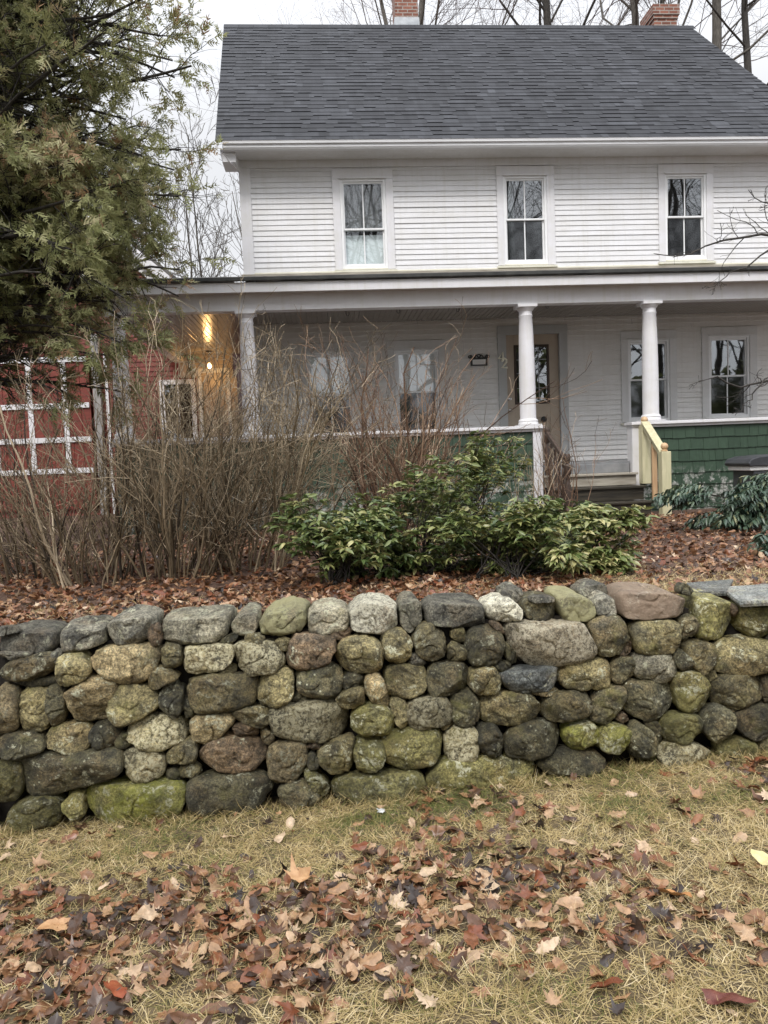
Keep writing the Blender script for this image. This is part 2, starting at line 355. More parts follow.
STONES="""Yf -289,15 -284,25 -250,31 -208,30 -176,25 -176,4 -193,-17 -265,-15 -284,-5
Pf 206,179 214,184 293,181 301,172 307,160 314,152 312,140 290,134 259,131 232,133 218,147 208,165
yf 104,13 121,30 172,30 220,26 236,15 230,-5 194,-8 149,-9 108,-8
df -355,61 -335,68 -288,67 -249,71 -244,61 -246,41 -275,32 -325,21 -354,22 -357,41
df -172,27 -138,31 -93,29 -79,22 -74,11 -89,-5 -117,-14 -154,-15 -173,-2
Lf -76,96 -66,105 -35,106 -9,110 11,96 17,84 12,66 -5,61 -60,64 -75,76
yf -9,9 1,18 39,20 92,21 100,10 101,-10 76,-15 9,-13 -8,-2
of 462,145 483,151 529,146 558,140 556,116 527,112 486,107 460,116
of -163,141 -134,145 -91,141 -88,131 -90,111 -110,104 -147,102 -161,108 -169,130
yf 51,53 67,67 94,71 120,66 126,54 120,37 101,26 80,23 60,30 51,42
df 343,93 349,107 404,104 415,91 409,77 389,59 376,57 352,69 344,78
rf -160,57 -146,69 -123,76 -94,69 -80,56 -82,42 -102,30 -127,33 -152,43
tf -279,172 -269,181 -232,181 -203,184 -197,174 -207,152 -222,141 -252,144 -274,159
OT 346,199 356,215 396,213 436,199 440,191 438,183 385,180 349,185
of 171,98 194,106 230,101 244,84 237,70 210,63 174,68 170,83
lT -201,203 -191,210 -151,212 -117,212 -115,204 -122,188 -135,182 -181,182 -197,188
tf -308,135 -274,150 -250,143 -248,135 -256,121 -259,102 -270,98 -295,101 -306,121
df 198,44 210,62 240,67 264,61 269,48 262,34 232,26 202,30
of 358,172 372,180 416,178 424,162 420,146 404,141 373,138 364,151
yT 442,188 449,203 477,202 489,187 491,165 483,153 448,151 443,164
of 458,95 470,108 511,107 519,96 516,76 499,67 468,70 459,81
of 268,124 281,133 320,137 335,126 333,108 318,100 279,101 269,112
gT 111,203 122,212 176,211 189,192 184,184 159,181 118,187 111,194
Lf -237,89 -223,99 -198,102 -172,93 -171,82 -175,70 -202,64 -224,69 -236,78
yT 494,168 498,185 518,190 543,189 551,167 540,145 508,152
of 4,164 15,178 47,179 59,165 60,148 45,138 19,140 7,151
yf 411,110 433,116 445,109 458,89 459,80 445,67 420,67 412,80
WT 22,205 40,218 72,217 80,202 77,184 65,179 27,186 21,196
tf -81,53 -69,61 -40,61 -34,53 -37,32 -54,14 -71,15 -80,28
rf -54,160 -47,178 -35,184 0,179 3,168 -2,160 -4,149 -34,143 -51,147
Lf -116,175 -104,180 -73,178 -63,169 -56,153 -65,144 -94,142 -108,146 -115,164
df 237,17 256,28 289,30 315,23 317,11 300,2 272,1 243,7
df 307,178 326,186 345,185 355,172 353,151 335,135 317,142 314,157
of -258,124 -244,139 -219,138 -202,123 -204,112 -223,102 -245,95 -256,107
of 248,90 260,98 287,98 302,94 305,81 297,64 285,62 249,68 247,81
yf -372,4 -355,18 -325,19 -313,11 -315,-6 -329,-16 -356,-16 -369,-7
df -44,137 -34,143 -1,148 11,139 9,120 -3,111 -29,112 -43,122
df 112,133 121,142 154,141 161,130 156,113 137,103 116,103 111,116
bf 198,127 226,131 262,130 266,121 262,105 233,103 209,107 199,116
df 160,168 165,178 183,181 201,173 203,157 196,140 175,135 162,142
yf 19,90 34,100 57,96 66,84 67,67 59,59 32,60 20,73
of 60,136 71,143 103,140 110,133 108,113 90,105 66,109 61,122
Lf 84,97 99,106 128,103 136,91 134,75 115,71 88,72 84,84
Lf -175,174 -162,178 -136,178 -118,175 -117,162 -131,150 -165,147 -174,158
KT -87,196 -74,211 -51,217 -28,212 -27,205 -32,190 -64,182 -85,189
gT -261,202 -245,216 -216,215 -203,208 -209,192 -226,184 -257,184 -261,193
lf 363,132 379,139 404,140 412,121 412,108 404,104 374,106 363,115
Lf 380,23 393,32 421,31 448,21 449,10 428,4 391,6
df 484,61 502,68 524,70 533,57 528,37 505,31 489,39 483,52
gT -384,201 -359,205 -323,203 -316,195 -319,182 -348,181 -376,184 -384,185
df 305,81 315,99 345,102 348,91 337,73 330,57 312,57 305,66
yf 392,57 402,66 436,64 441,54 437,37 418,33 392,37
of -356,136 -347,142 -326,139 -325,128 -326,98 -340,92 -355,98
of -329,87 -319,98 -287,98 -278,86 -277,75 -293,65 -324,71
Lf 128,60 141,67 162,66 167,54 165,34 148,25 130,32 128,45
Lf -242,64 -224,66 -202,60 -196,50 -200,35 -222,29 -237,35 -243,50
of -87,138 -77,140 -57,146 -48,140 -48,122 -54,111 -76,104 -88,108
of -22,50 6,63 18,64 22,47 19,27 -1,23 -18,34
df -375,167 -360,175 -321,180 -315,174 -315,160 -341,152 -366,152 -375,160
of 96,170 106,186 121,188 136,172 134,152 117,144 100,153
lT -28,202 -16,213 4,213 19,207 21,193 12,185 -15,181 -27,187
tf -164,96 -147,100 -122,99 -116,90 -134,74 -154,66 -167,73 -169,85
gT -316,199 -303,208 -264,206 -261,195 -264,186 -293,181 -310,181 -315,188
df 442,62 458,74 477,64 481,49 474,33 455,28 447,42
yf -384,63 -358,64 -356,47 -358,25 -369,17 -385,20
tf -382,144 -363,145 -358,133 -360,102 -370,91 -383,90
KT 270,211 280,214 298,212 314,203 321,192 314,182 284,183 277,191
df -67,10 -53,16 -33,18 -23,-1 -26,-12 -52,-15 -66,-4
df 348,46 358,60 373,50 381,32 377,17 361,13 348,25
yf 19,61 53,58 55,45 49,31 31,23 21,27
df -384,85 -367,93 -334,90 -330,78 -337,70 -362,67 -384,76
yf 459,21 474,30 499,30 507,15 497,2 466,4
of 423,143 439,151 459,147 462,136 457,119 445,109 436,117
of 61,181 79,184 92,173 92,152 77,144 63,150 59,168
Yf 285,60 306,61 312,48 310,32 283,31 273,39 271,54
df 137,100 155,109 167,101 169,86 167,73 147,69 137,77
of -313,169 -304,179 -282,177 -277,159 -283,150 -305,144 -314,153
of 161,129 172,134 190,134 196,122 193,108 176,102 161,110
WT 185,204 203,211 218,209 232,194 226,187 193,186 189,193
oT 232,198 239,208 273,207 275,197 273,185 238,186
df 166,66 183,68 194,56 194,35 181,30 168,40
tf 36,130 51,135 58,125 64,104 62,93 50,91 39,109
Yf 313,48 324,57 345,54 348,46 337,27 322,27 313,32
df -200,126 -191,138 -177,136 -174,127 -178,102 -189,98 -199,106
lT 83,207 90,216 101,217 110,203 106,189 92,178 82,193
df 335,129 351,137 363,132 362,114 349,104 335,107
df -278,89 -272,97 -251,98 -244,89 -252,73 -266,70 -275,78
of -117,101 -96,106 -79,102 -76,90 -82,82 -105,86 -116,94
lT -118,198 -103,213 -91,213 -85,205 -92,188 -107,185 -117,191
df -325,139 -314,143 -308,133 -309,102 -319,98 -325,111
of -196,56 -185,67 -163,73 -160,59 -166,48 -191,48
of 0,111 24,121 35,117 34,103 25,97 8,100
of 66,98 72,107 84,100 86,80 78,69 69,78
of 510,23 521,30 537,27 535,7 513,7
of -213,140 -203,160 -178,146 -185,141 -208,132
gT 319,199 328,211 344,204 345,189 329,185 320,190
yf -312,13 -300,22 -291,17 -290,-5 -298,-10 -310,5
df 423,174 438,180 444,170 441,158 429,149 423,156
ds -377,156 -349,149 -316,154 -314,144 -347,143 -377,149
of -195,181 -179,181 -175,173 -177,157 -187,155 -195,161
yf -39,27 -27,29 -12,12 -12,1 -21,-1 -33,14
ds 520,103 533,105 538,81 524,70 521,85
df 408,139 419,142 431,129 433,119 421,116 411,126
gB 306,210 328,219 345,216 348,205 324,205
df 9,130 22,138 34,133 34,122 18,117 9,122
os 138,159 145,164 158,155 156,144 142,142 137,149
gB 211,213 228,221 240,214 238,207 227,203 215,209
rs -119,84 -105,87 -90,80 -93,71 -114,75
ds 373,56 389,55 389,33 381,30 376,47
ds 204,157 209,160 221,144 218,134 208,139
os -181,41 -166,45 -156,36 -166,30 -180,33
gs -381,183 -346,182 -342,179 -360,175 -382,178
rs -208,204 -199,205 -198,184 -206,182 -210,193
ds -54,111 -41,118 -26,110 -41,105 -55,107
os 143,178 156,180 159,168 154,161 144,168
rs -6,182 21,189 24,183 12,177 0,177
ds -197,37 -186,41 -179,32 -182,25 -196,28
ds -177,113 -171,121 -165,110 -164,98 -171,96
ds -251,79 -240,85 -235,80 -235,69 -246,69
ds 425,215 431,220 446,212 440,206 424,209
rs 347,146 355,156 361,150 357,138 346,137
ts -87,74 -82,78 -73,70 -74,60 -80,59 -86,67
gs 89,149 95,154 105,149 110,140 92,142
os -133,149 -122,154 -113,151 -116,142 -131,143
ts 232,101 264,104 269,99 248,96
gs 240,214 267,212 270,207 239,208
ds 190,137 202,139 212,135 205,128 193,130
gs -386,202 -381,210 -362,210 -356,205 -370,204
ds -34,42 -29,49 -22,41 -24,31 -33,32
os -66,176 -57,180 -49,176 -54,166 -63,169
os -100,186 -88,188 -80,183 -84,178 -99,180
gs -325,167 -318,181 -310,180 -314,169 -323,164
ds -131,182 -115,189 -110,186 -116,179 -127,178
rs 335,64 342,72 351,63 347,57
rs 483,194 495,189 496,176 488,181
rs -34,59 -17,60 -19,51 -32,53
rs 190,183 193,187 204,180 207,171 198,176
os 451,107 461,113 464,106 456,101
os 123,69 139,74 141,71 126,64
ts 470,67 486,67 486,63 475,63"""
# ------------------------------------------------------------------ ground
def wob(x, y): return (np.sin(x * 1.7 + y * .9 + 1) + np.sin(x * -.8 + y * 2.3 + 2.2) + .6 * np.sin(x * 4.1 - y * 3.2) + .5 * np.sin(x * 6.3 + y * 5.1 + .7)) / 3.1
def gz(x, y):
    x = np.asarray(x, float); y = np.asarray(y, float)
    xc = np.clip(x, -4, 4)
    lawn = .20 - .115 * (np.clip(y, 1.0, 4.6) - 2.3) + .036 * xc + .025 * wob(x, y) * sm(-1, 1, y + 3)
    lawn = np.where(y < .5, lawn * sm(-3, .5, y) + .32 * (1 - sm(-3, .5, y)), lawn)
    yard = .985 + .015 * wob(x * .8, y) * (1 - sm(14, 20, y)) - .01
    k = sm(4.60, 4.68, y)
    return lawn * (1 - k) + yard * k
def axis(lo, hi, d0, d1, step, grow=1.25):
    a = list(np.arange(d0, d1 + 1e-6, step)); s = step
    while a[-1] < hi: s *= grow; a.append(a[-1] + s)
    s = step
    while a[0] > lo: s *= grow; a.insert(0, a[0] - s)
    return np.array(a)
gx = axis(-300, 300, -6, 9, .1); gy = np.sort(np.concatenate([axis(-120, 500, 1.2, 8, .08), [4.60, 4.62, 4.64, 4.66, 4.68]])); gy = gy[np.concatenate([[True], np.diff(gy) > 1e-4])]
GX, GY = np.meshgrid(gx, gy); Z = gz(GX, GY)
ii = np.arange(len(gx) * len(gy)).reshape(len(gy), len(gx))
link('ground', mesh_np('ground', np.stack([GX.ravel(), GY.ravel(), Z.ravel()], 1),
     [np.stack([ii[:-1, :-1].ravel(), ii[:-1, 1:].ravel(), ii[1:, 1:].ravel(), ii[1:, :-1].ravel()], 1)], smooth=True), M['ground'], kind='structure')
MB().box(-120, 120, -9.5, -3.2, .26, .335).build('road', M['asphalt'], kind='structure')

# ------------------------------------------------------------------ dry stone wall
wall = thing('stone_wall', 'dry stacked fieldstone retaining wall with mossy boulders at its foot', 'stone wall', (0.3, 4.5, 0))
WL = Vector((0.3, 4.5, 0))
def chaikin(P, n=2):
    for _ in range(n):
        Q = np.roll(P, -1, 0); P = np.stack([.78 * P + .22 * Q, .22 * P + .78 * Q], 1).reshape(-1, 2)
    return P
def stone_geo(poly, role, rng, grow=1.0):
    """rounded, chipped boulder whose face outline is the given polygon in the wall's face plane"""
    P = chaikin(np.array(poly, float) / 200, 1)
    c = (P.min(0) + P.max(0)) / 2; P = c + (P - c) * (1 + .019 / np.maximum(np.ptp(P, 0), .05))
    nth = 52
    th = np.linspace(0, 2 * np.pi, nth, endpoint=False)
    D = np.stack([np.cos(th), np.sin(th)], 1)
    A = P - c; B = np.roll(A, -1, 0) - A
    rad = np.zeros(nth)
    for i, d in enumerate(D):
        den = d[0] * B[:, 1] - d[1] * B[:, 0]
        with np.errstate(divide='ignore', invalid='ignore'):
            t = (A[:, 0] * B[:, 1] - A[:, 1] * B[:, 0]) / den; u = (A[:, 0] * d[1] - A[:, 1] * d[0]) / den
        ok = (np.abs(den) > 1e-12) & (u >= -1e-6) & (u <= 1 + 1e-6) & (t > 0)
        rad[i] = t[ok].max() if ok.any() else .03
    w, h = np.ptp(P, 0); s = min(w, h)
    dep = {'T': .19, 'B': .15, 'f': max(.10, .42 * s), 's': max(.05, .5 * s)}[role]
    e1, e2 = (.29, .60) if role != 'T' else (.26, .46)
    e1 *= rng.uniform(.8, 1.25)
    rf = np.concatenate([[.012], np.linspace(.09, .93, 13)]); pf = np.arcsin(rf ** (1 / e1))
    ph = np.concatenate([pf, np.linspace(pf[-1], np.pi - pf[-1], 11)[1:], np.pi - pf[::-1][4::4]]); nph = len(ph)
    rr = np.sin(ph) ** e1; yy = -np.sign(np.cos(ph)) * np.abs(np.cos(ph)) ** e2
    x = c[0] + rr[:, None] * rad[None] * D[None, :, 0]; z = c[1] + rr[:, None] * rad[None] * D[None, :, 1]
    y = yy[:, None] * dep * np.ones(nth)[None]
    # tilt the front facet, so faces catch the light differently
    tx, tz = rng.normal(0, .16, 2)
    y = y + (tx * (x - c[0]) + tz * (z - c[1])) * (yy[:, None] < .3)
    face = 4.35 + .12 * c[1]
    back = {'T': .0, 'B': .16, 'f': 0, 's': .035}[role] + rng.uniform(-.022, .02)
    y = y + face + back + dep - .035 - (.02 if role == 'f' else 0)
    V = np.stack([x, y, z], -1).reshape(-1, 3)
    seed = Vector(rng.uniform(-90, 90, 3)); C = np.array([c[0], face + back + dep, c[1]])
    # flat chipped planes cut across the lump
    for _ in range(rng.integers(5, 10)):
        n = rng.normal(size=3); n[1] = -abs(n[1]) - .75; n /= np.linalg.norm(n)
        q = (V - C) @ n; lim = q.max() * rng.uniform(.78, .94)
        over = np.maximum(q - lim, 0); V = V - (over * .86)[:, None] * n
    if role in 'TB':      # cap stones are slabby: flat tops and squarish broken fronts
        for n, k in (((tx * .6, -.12, 1.0), .74), ((.0, -1.0, .12), .80), ((1.0, -.15, .05), .90), ((-1.0, -.1, -.05), .90)):
            n = np.array(n); n /= np.linalg.norm(n); q = (V - C) @ n; over = np.maximum(q - q.max() * k, 0); V = V - (over * .93)[:, None] * n
        V[:, 2] += (V[:, 2] > c[1]) * .10 * (V[:, 2] - c[1])
    out = V - C; out /= np.linalg.norm(out, axis=1)[:, None] + 1e-9
    for i in range(len(V)):
        p = Vector(V[i])
        a = mnoise.noise(p * (2.2 / max(s, .12)) * .5 + seed) * .07 * s + mnoise.noise(p * 15 + seed) * .009 + mnoise.noise(p * 38 + seed) * .005
        k = abs(mnoise.noise(p * 9 + seed)); a -= max(0, .08 - k) * .16; a += .004 * (1 - 2 * abs(mnoise.noise(p * 24 - seed)))
        V[i] += out[i] * a
    idx = np.arange(nph * nth).reshape(nph, nth); j = np.roll(idx, -1, 1)
    F = np.stack([idx[:-1].ravel(), idx[1:].ravel(), j[1:].ravel(), j[:-1].ravel()], 1)
    caps = [idx[0][None], idx[-1][::-1][None]]
    return V, F, caps
srng = np.random.default_rng(5)
rest = {}
for i, ln in enumerate(STONES.strip().split('\n')):
    tag_, *pts = ln.split(); poly = [tuple(map(int, p.split(','))) for p in pts]
    V, F, caps = stone_geo(poly, tag_[1], srng)
    if i < 99:
        link('fieldstone', mesh_np('fieldstone', V - np.array(WL), [F] + caps, smooth=True), ST[tag_[0]], wall)
    else: rest.setdefault(tag_[0], []).append((V, F))
# stones just beyond both ends of the picture, so that the wall goes on
for side in (-1, 1):
    for row, (z0, z1) in enumerate(((-.1, .16), (.16, .38), (.38, .60), (.60, .82), (.82, 1.03))):
        x = (2.66 if side > 0 else -1.98) + side * srng.uniform(.0, .06)
        while abs(x) < 5.6:
            w = srng.uniform(.22, .5); a, b_ = (x, x + w) if side > 0 else (x - w, x)
            zz0 = z0 + srng.uniform(0, .03) + (.08 if side > 0 else -.06) * (row < 2); zz1 = z1 - srng.uniform(.0, .03); k = .2 * w
            poly = [(a, zz0 + .05), (a + k, zz0), (b_ - k, zz0 + srng.uniform(0, .03)), (b_, zz0 + .06), (b_, zz1 - .06), (b_ - k, zz1), (a + k, zz1 - srng.uniform(0, .04)), (a, zz1 - .05)]
            V, F, caps = stone_geo([(p[0] * 200, p[1] * 200) for p in poly], 'T' if row == 4 else 'f', srng)
            rest.setdefault('odoygdtlL'[srng.integers(0, 9)], []).append((V, F)); x += side * (w + .012)
vs = []; fs = []; mi = []; k = 0; keys = list(rest)
for q, key in enumerate(keys):
    for V, F in rest[key]: vs.append(V - np.array(WL)); fs.append(F + k); k += len(V); mi += [q] * len(F)
me = mesh_np('chinking_stones', np.concatenate(vs), [np.concatenate(fs)], smooth=True)
for key in keys: me.materials.append(ST[key])
me.polygons.foreach_set('material_index', np.array(mi, dtype=np.int32))
link('chinking_stones', me, None, wall, kind='stuff')
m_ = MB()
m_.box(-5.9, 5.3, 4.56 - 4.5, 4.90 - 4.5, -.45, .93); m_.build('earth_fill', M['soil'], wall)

# loose slate slab lying on the wall, and the one behind it
def slab(pts, t, name, label, mat, z):
    P = [Vector((a, b_, 0)) for a, b_ in pts]; c = sum(P, Vector()) / len(P); m_ = MB(); out = []
    n = len(P)
    for i in range(n):
        for k in range(5):
            q = P[i].lerp(P[(i + 1) % n], k / 5); j = mnoise.noise(q * 9) * .012; out.append(q - c + (q - c).normalized() * j)
    a = [(q.x * .985, q.y * .985, t + .0) for q in out]; b2 = [(q.x, q.y, t * .55) for q in out]; d = [(q.x * .96, q.y * .96, 0) for q in out]
    L = len(out); m_.add(a + b2 + d, [tuple(range(L)), tuple(range(2 * L, 3 * L))[::-1]] + [(L + i, L + (i + 1) % L, (i + 1) % L, i) for i in range(L)] + [(2 * L + i, 2 * L + (i + 1) % L, L + (i + 1) % L, L + i) for i in range(L)])
    o = m_.build(name, mat, label=label, category='stone slab'); o.location = (c.x, c.y, z); return o
o = slab([(2.43, 4.37), (3.0, 4.34), (3.02, 4.78), (2.53, 4.79)], .035, 'slate_slab', 'flat grey slate slab lying loose on top of the wall at the far right', M['slab'], .975)
o.rotation_euler = (R(2), R(-1), 0)
o = slab([(2.30, 4.68), (2.50, 4.64), (2.74, 5.0), (2.40, 4.99)], .03, 'slate_slab', 'pale slab half hidden behind the yellowish capstone, next to the loose slate', M['slab'], .985)
o.rotation_euler = (R(1), R(-1), 0)

# ------------------------------------------------------------------ farmhouse
HX0, HX1, HY = -1.2, 8.55, 13.5
house = thing('farmhouse', 'white two storey clapboard farmhouse with dark grey shingle roof and columned porch', 'house', (0, 0, 0))
wins_up = [dict(c=(.34, 1.38, 5.14, 6.87), g=(.53, 1.19, 5.27, 6.65), mid=5.87, kind='shade'),
           dict(c=(3.18, 4.20, 5.16, 6.89), g=(3.36, 4.00, 5.29, 6.67), mid=5.99, kind='sky'),
           dict(c=(6.07, 7.07, 5.17, 6.89), g=(6.25, 6.88, 5.31, 6.67), mid=5.99, kind='dark')]
wins_dn = [dict(c=(-.36, .70, 2.24, 3.96), g=(-.16, .50, 2.38, 3.74), mid=3.06, kind='blind'),
           dict(c=(1.17, 2.19, 2.24, 3.96), g=(1.36, 2.01, 2.38, 3.74), mid=3.06, kind='blind'),
           dict(c=(5.34, 6.36, 2.36, 4.02), g=(5.53, 6.17, 2.47, 3.80), mid=3.15, kind='dark'),
           dict(c=(6.83, 7.86, 2.36, 4.05), g=(7.02, 7.66, 2.48, 3.83), mid=3.17, kind='dark')]
DOOR = (3.12, 4.37, 1.76, 4.17)
def clap(m_, x0, x1, z0, z1, Y, ex, holes, rng, off=.013):
    z = z0
    while z < z1 - .005:
        zt = min(z + ex, z1); cuts = sorted({z, zt, *[c for h in holes for c in (h[2], h[3]) if z < c < zt]})
        o_ = off * rng.uniform(.8, 1.25); j0, j1 = rng.normal(0, .0018, 2)
        for a, b_ in zip(cuts[:-1], cuts[1:]):
            xs = [(x0, x1)]
            for h in holes:
                if h[2] < b_ - 1e-6 and h[3] > a + 1e-6:
                    xs = [q for p in xs for q in ((p[0], min(p[1], h[0])), (max(p[0], h[1]), p[1])) if q[1] - q[0] > .01]
            ya, yb = (Y - o_ * (1 - (c - z) / ex) for c in (a, b_))
            seg = []; ya0, yb0 = ya, yb
            for p in xs:
                q = p[0]
                while p[1] - q > 3.2 and a == z:
                    e = q + rng.uniform(1.2, 3.4)
                    if p[1] - e < .5: break
                    seg.append((q, e - .0015)); q = e + .0015
                seg.append((q, p[1]))
            for p in seg:
                dy = rng.normal(0, .0012); ya, yb = ya0 + dy, yb0 + dy
                m_.cur = rng.random()
                m_.quad((p[0], ya, a + j0), (p[1], ya, a + j1), (p[1], yb, b_ + .004), (p[0], yb, b_ + .004))
                if a == z: m_.quad((p[0], Y + .006, a + j0), (p[1], Y + .006, a + j1), (p[1], ya, a + j1), (p[0], ya, a + j0))
        z = zt
crng = np.random.default_rng(3)
shr = lambda c, e=.03: (c[0] + e, c[1] - e, c[2] + e, c[3] - e)
m_ = MB(); clap(m_, HX0 + .16, HX1 - .1, 5.17, 6.90, HY, .0885, [shr(w['c']) for w in wins_up], crng)
wf = m_.build('wall', M['clap'], house)
m_ = MB(); clap(m_, HX0 + .14, HX1 - .1, 1.76, 4.33, HY, .0885, [shr(w['c']) for w in wins_dn] + [shr(DOOR)], crng, .021)
m_.build('porch_wall', M['clap_porch'], house)
m_ = MB()   # side and rear walls, hidden foundation
Yb, Yr, Zr = 19.4, 16.5, 10.86
for X in (HX0, HX1):
    m_.quad((X, HY, .9), (X, Yb, .9), (X, Yb, 7.0), (X, HY, 7.0)); m_.tri((X, HY, 7.0), (X, Yb, 7.0), (X, Yr, 10.3))
m_.quad((HX0, Yb, .9), (HX1, Yb, .9), (HX1, Yb, 7.0), (HX0, Yb, 7.0))
m_.quad((HX0, HY + .02, .9), (HX1, HY + .02, .9), (HX1, HY + .02, 1.74), (HX0, HY + .02, 1.74))
m_.build('rear_wall', M['clap'], house)
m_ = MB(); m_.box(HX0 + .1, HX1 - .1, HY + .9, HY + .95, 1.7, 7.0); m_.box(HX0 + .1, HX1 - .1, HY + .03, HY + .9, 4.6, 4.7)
m_.build('dark_room_backing', M['room'], house)  # dark backing sheet added so the panes look into unlit rooms
m_ = MB()   # corner boards, frieze, water table
m_.box(HX0 - .02, HX0 + .165, HY - .03, HY + .1, 5.10, 6.905); m_.build('corner_board', M['trim'], house, .004)
m_ = MB(); m_.box(HX1 - .105, HX1 + .02, HY - .03, HY + .1, 5.10, 6.905)
m_.build('corner_board', M['trim'], house, .004)
m_ = MB(); m_.box(HX0 + .165, HX1 - .105, HY - .028, HY + .02, 5.13, 5.172); m_.build('water_table', M['cream'], house, .003)
m_ = MB(); m_.box(HX0 - .02, HX1 + .02, HY - .032, HY + .1, 6.906, 7.07); m_.build('frieze_board', M['trim'], house, .004)
m_ = MB(); m_.box(HX0 - .02, HX0 + .14, HY - .03, HY + .1, 1.76, 4.33); m_.build('corner_board', M['trim_porch'], house, .004)
# eaves
m_ = MB(); m_.box(-1.46, 8.86, 13.06, HY + .12, 7.03, 7.055); m_.build('soffit', M['trim_porch'], house)
m_ = MB(); m_.box(-1.42, 8.82, 13.035, 13.062, 7.02, 7.135); m_.build('fascia', M['trim'], house, .003)
m_ = MB()   # half round gutter with a rolled lip
prof = [(12.90, 7.118), (12.895, 7.128), (12.915, 7.130), (12.918, 7.098), (12.945, 7.092), (12.945, 7.045), (12.965, 7.018), (13.033, 7.015), (13.033, 7.006), (12.957, 7.008), (12.935, 7.038), (12.935, 7.084), (12.905, 7.088)]
m_.prism([(-1.40, y, z) for y, z in prof], (10.2, 0, 0)); m_.build('gutter', M['gutter'], house)
m_ = MB()   # boxed cornice return at the gable end
m_.prism([(-1.44, 13.04, 7.03), (-1.30, 13.04, 6.83), (HX0, 13.45, 6.83), (HX0, 13.45, 7.03)], (0, .10, 0))
m_.prism([(-1.47, 13.07, 7.05), (-1.44, 13.07, 6.86), (HX0 - .02, 13.07, 6.86), (HX0 - .02, 13.07, 7.05)], (0, .44, 0)); m_.build('cornice_return', M['trim'], house)
# roof of single shingles
rrng = np.random.default_rng(8)
m_ = MB(); rows = 34; E0 = np.array([0, 12.93, 7.135]); E1 = np.array([0, Yr, Zr])
slope = (E1 - E0); nrm = np.array([0, -(Zr - 7.135), Yr - 12.93]); nrm = nrm / np.linalg.norm(nrm)
xl = lambda t: -1.52 - .12 * t; xr = lambda t: 8.90 - .72 * t
for r in range(rows):
    t0, t1 = r / rows, (r + 1.0) / rows; x = xl(t0)
    while x < xr(t0) - .01:
        w = rrng.choice([.10, .14, .18, .24, .30]) * rrng.uniform(.85, 1.15); e = min(x + w, xr(t0))
        if xr(t0) - e < .05: e = xr(t0)
        hi = rrng.random() < .45; lift = .015 if hi else .009
        m_.cur = float(np.clip((.53 if hi else .42) + rrng.normal(0, .16), 0, 1))
        a = E0 + slope * (t0 - (.0 if hi else .004)) + nrm * lift; b_ = E0 + slope * t1 + nrm * .002
        fa = x if x > xl(t0) + .001 else xl(t0); fb = x if x > xl(t0) + .001 else xl(t1)
        ga = e; gb = min(e, xr(t1))
        m_.add([(fa, a[1], a[2]), (ga, a[1], a[2]), (max(gb, fb + .001), b_[1], b_[2]), (fb, b_[1], b_[2]),
                (fa, a[1] - nrm[1] * .018, a[2] - nrm[2] * .018), (ga, a[1] - nrm[1] * .018, a[2] - nrm[2] * .018)],
               [(0, 1, 2, 3), (4, 5, 1, 0)])
        x = e
m_.cur = .4   # deck below the shingles, rear slope, hip end and ridge cap
d = -nrm * .02
pt = lambda X, t: tuple(np.array([X, 0, 0]) + E0 + slope * t + d)
m_.quad(pt(xl(0) + .02, 0), pt(xr(0) - .02, 0), pt(xr(1) - .02, 1), pt(xl(1) + .02, 1))
m_.quad((xl(1), Yr, Zr), (xr(1), Yr, Zr), (8.9, 20.05, 7.1), (-1.52, 20.05, 7.1))
m_.tri((8.9, 12.95, 7.12), (8.9, 20.05, 7.1), (xr(1), Yr, Zr))
for i in range(33):
    a = xl(1) + i * .2995; m_.cur = float(np.clip(rrng.normal(.35, .15), 0, 1))
    m_.prism([(a, Yr - .13, Zr - .115), (a, Yr, Zr + .022), (a, Yr + .13, Zr - .115), (a, Yr, Zr - .0)], (.305, 0, 0))
roof = m_.build('roof', M['roof'], house)
m_ = MB(); m_.prism([pt(xl(0), -.005), pt(xl(1), 1), tuple(np.add(pt(xl(1), 1), (0, .02, -.16))), tuple(np.add(pt(xl(0), -.005), (0, .0, -.10)))], (.035, 0, 0)); m_.build('rake_board', M['trim'], roof)
def chimney(x0, x1, y0, y1, zt, corbel):
    m_ = MB(); m_.box(x0, x1, y0, y1, 9.6, zt)
    if corbel:
        m_.box(x0 - .045, x1 + .045, y0 - .045, y1 + .045, zt - .22, zt - .001); m_.box(x0 - .022, x1 + .022, y0 - .022, y1 + .022, zt - .29, zt - .22)
    c = m_.build('chimney', M['brick'], roof, .006)
    return c
chimney(1.88, 2.36, 16.56, 17.1, 12.3, False)
m_ = MB(); m_.prism([(1.85, 16.54, 10.78), (2.39, 16.54, 10.78), (2.375, 16.545, 11.06), (1.865, 16.545, 11.06)], (0, .5, 0)); m_.build('lead_flashing', M['lead'], roof)
chimney(7.44, 7.94, 16.6, 17.2, 11.36, True)

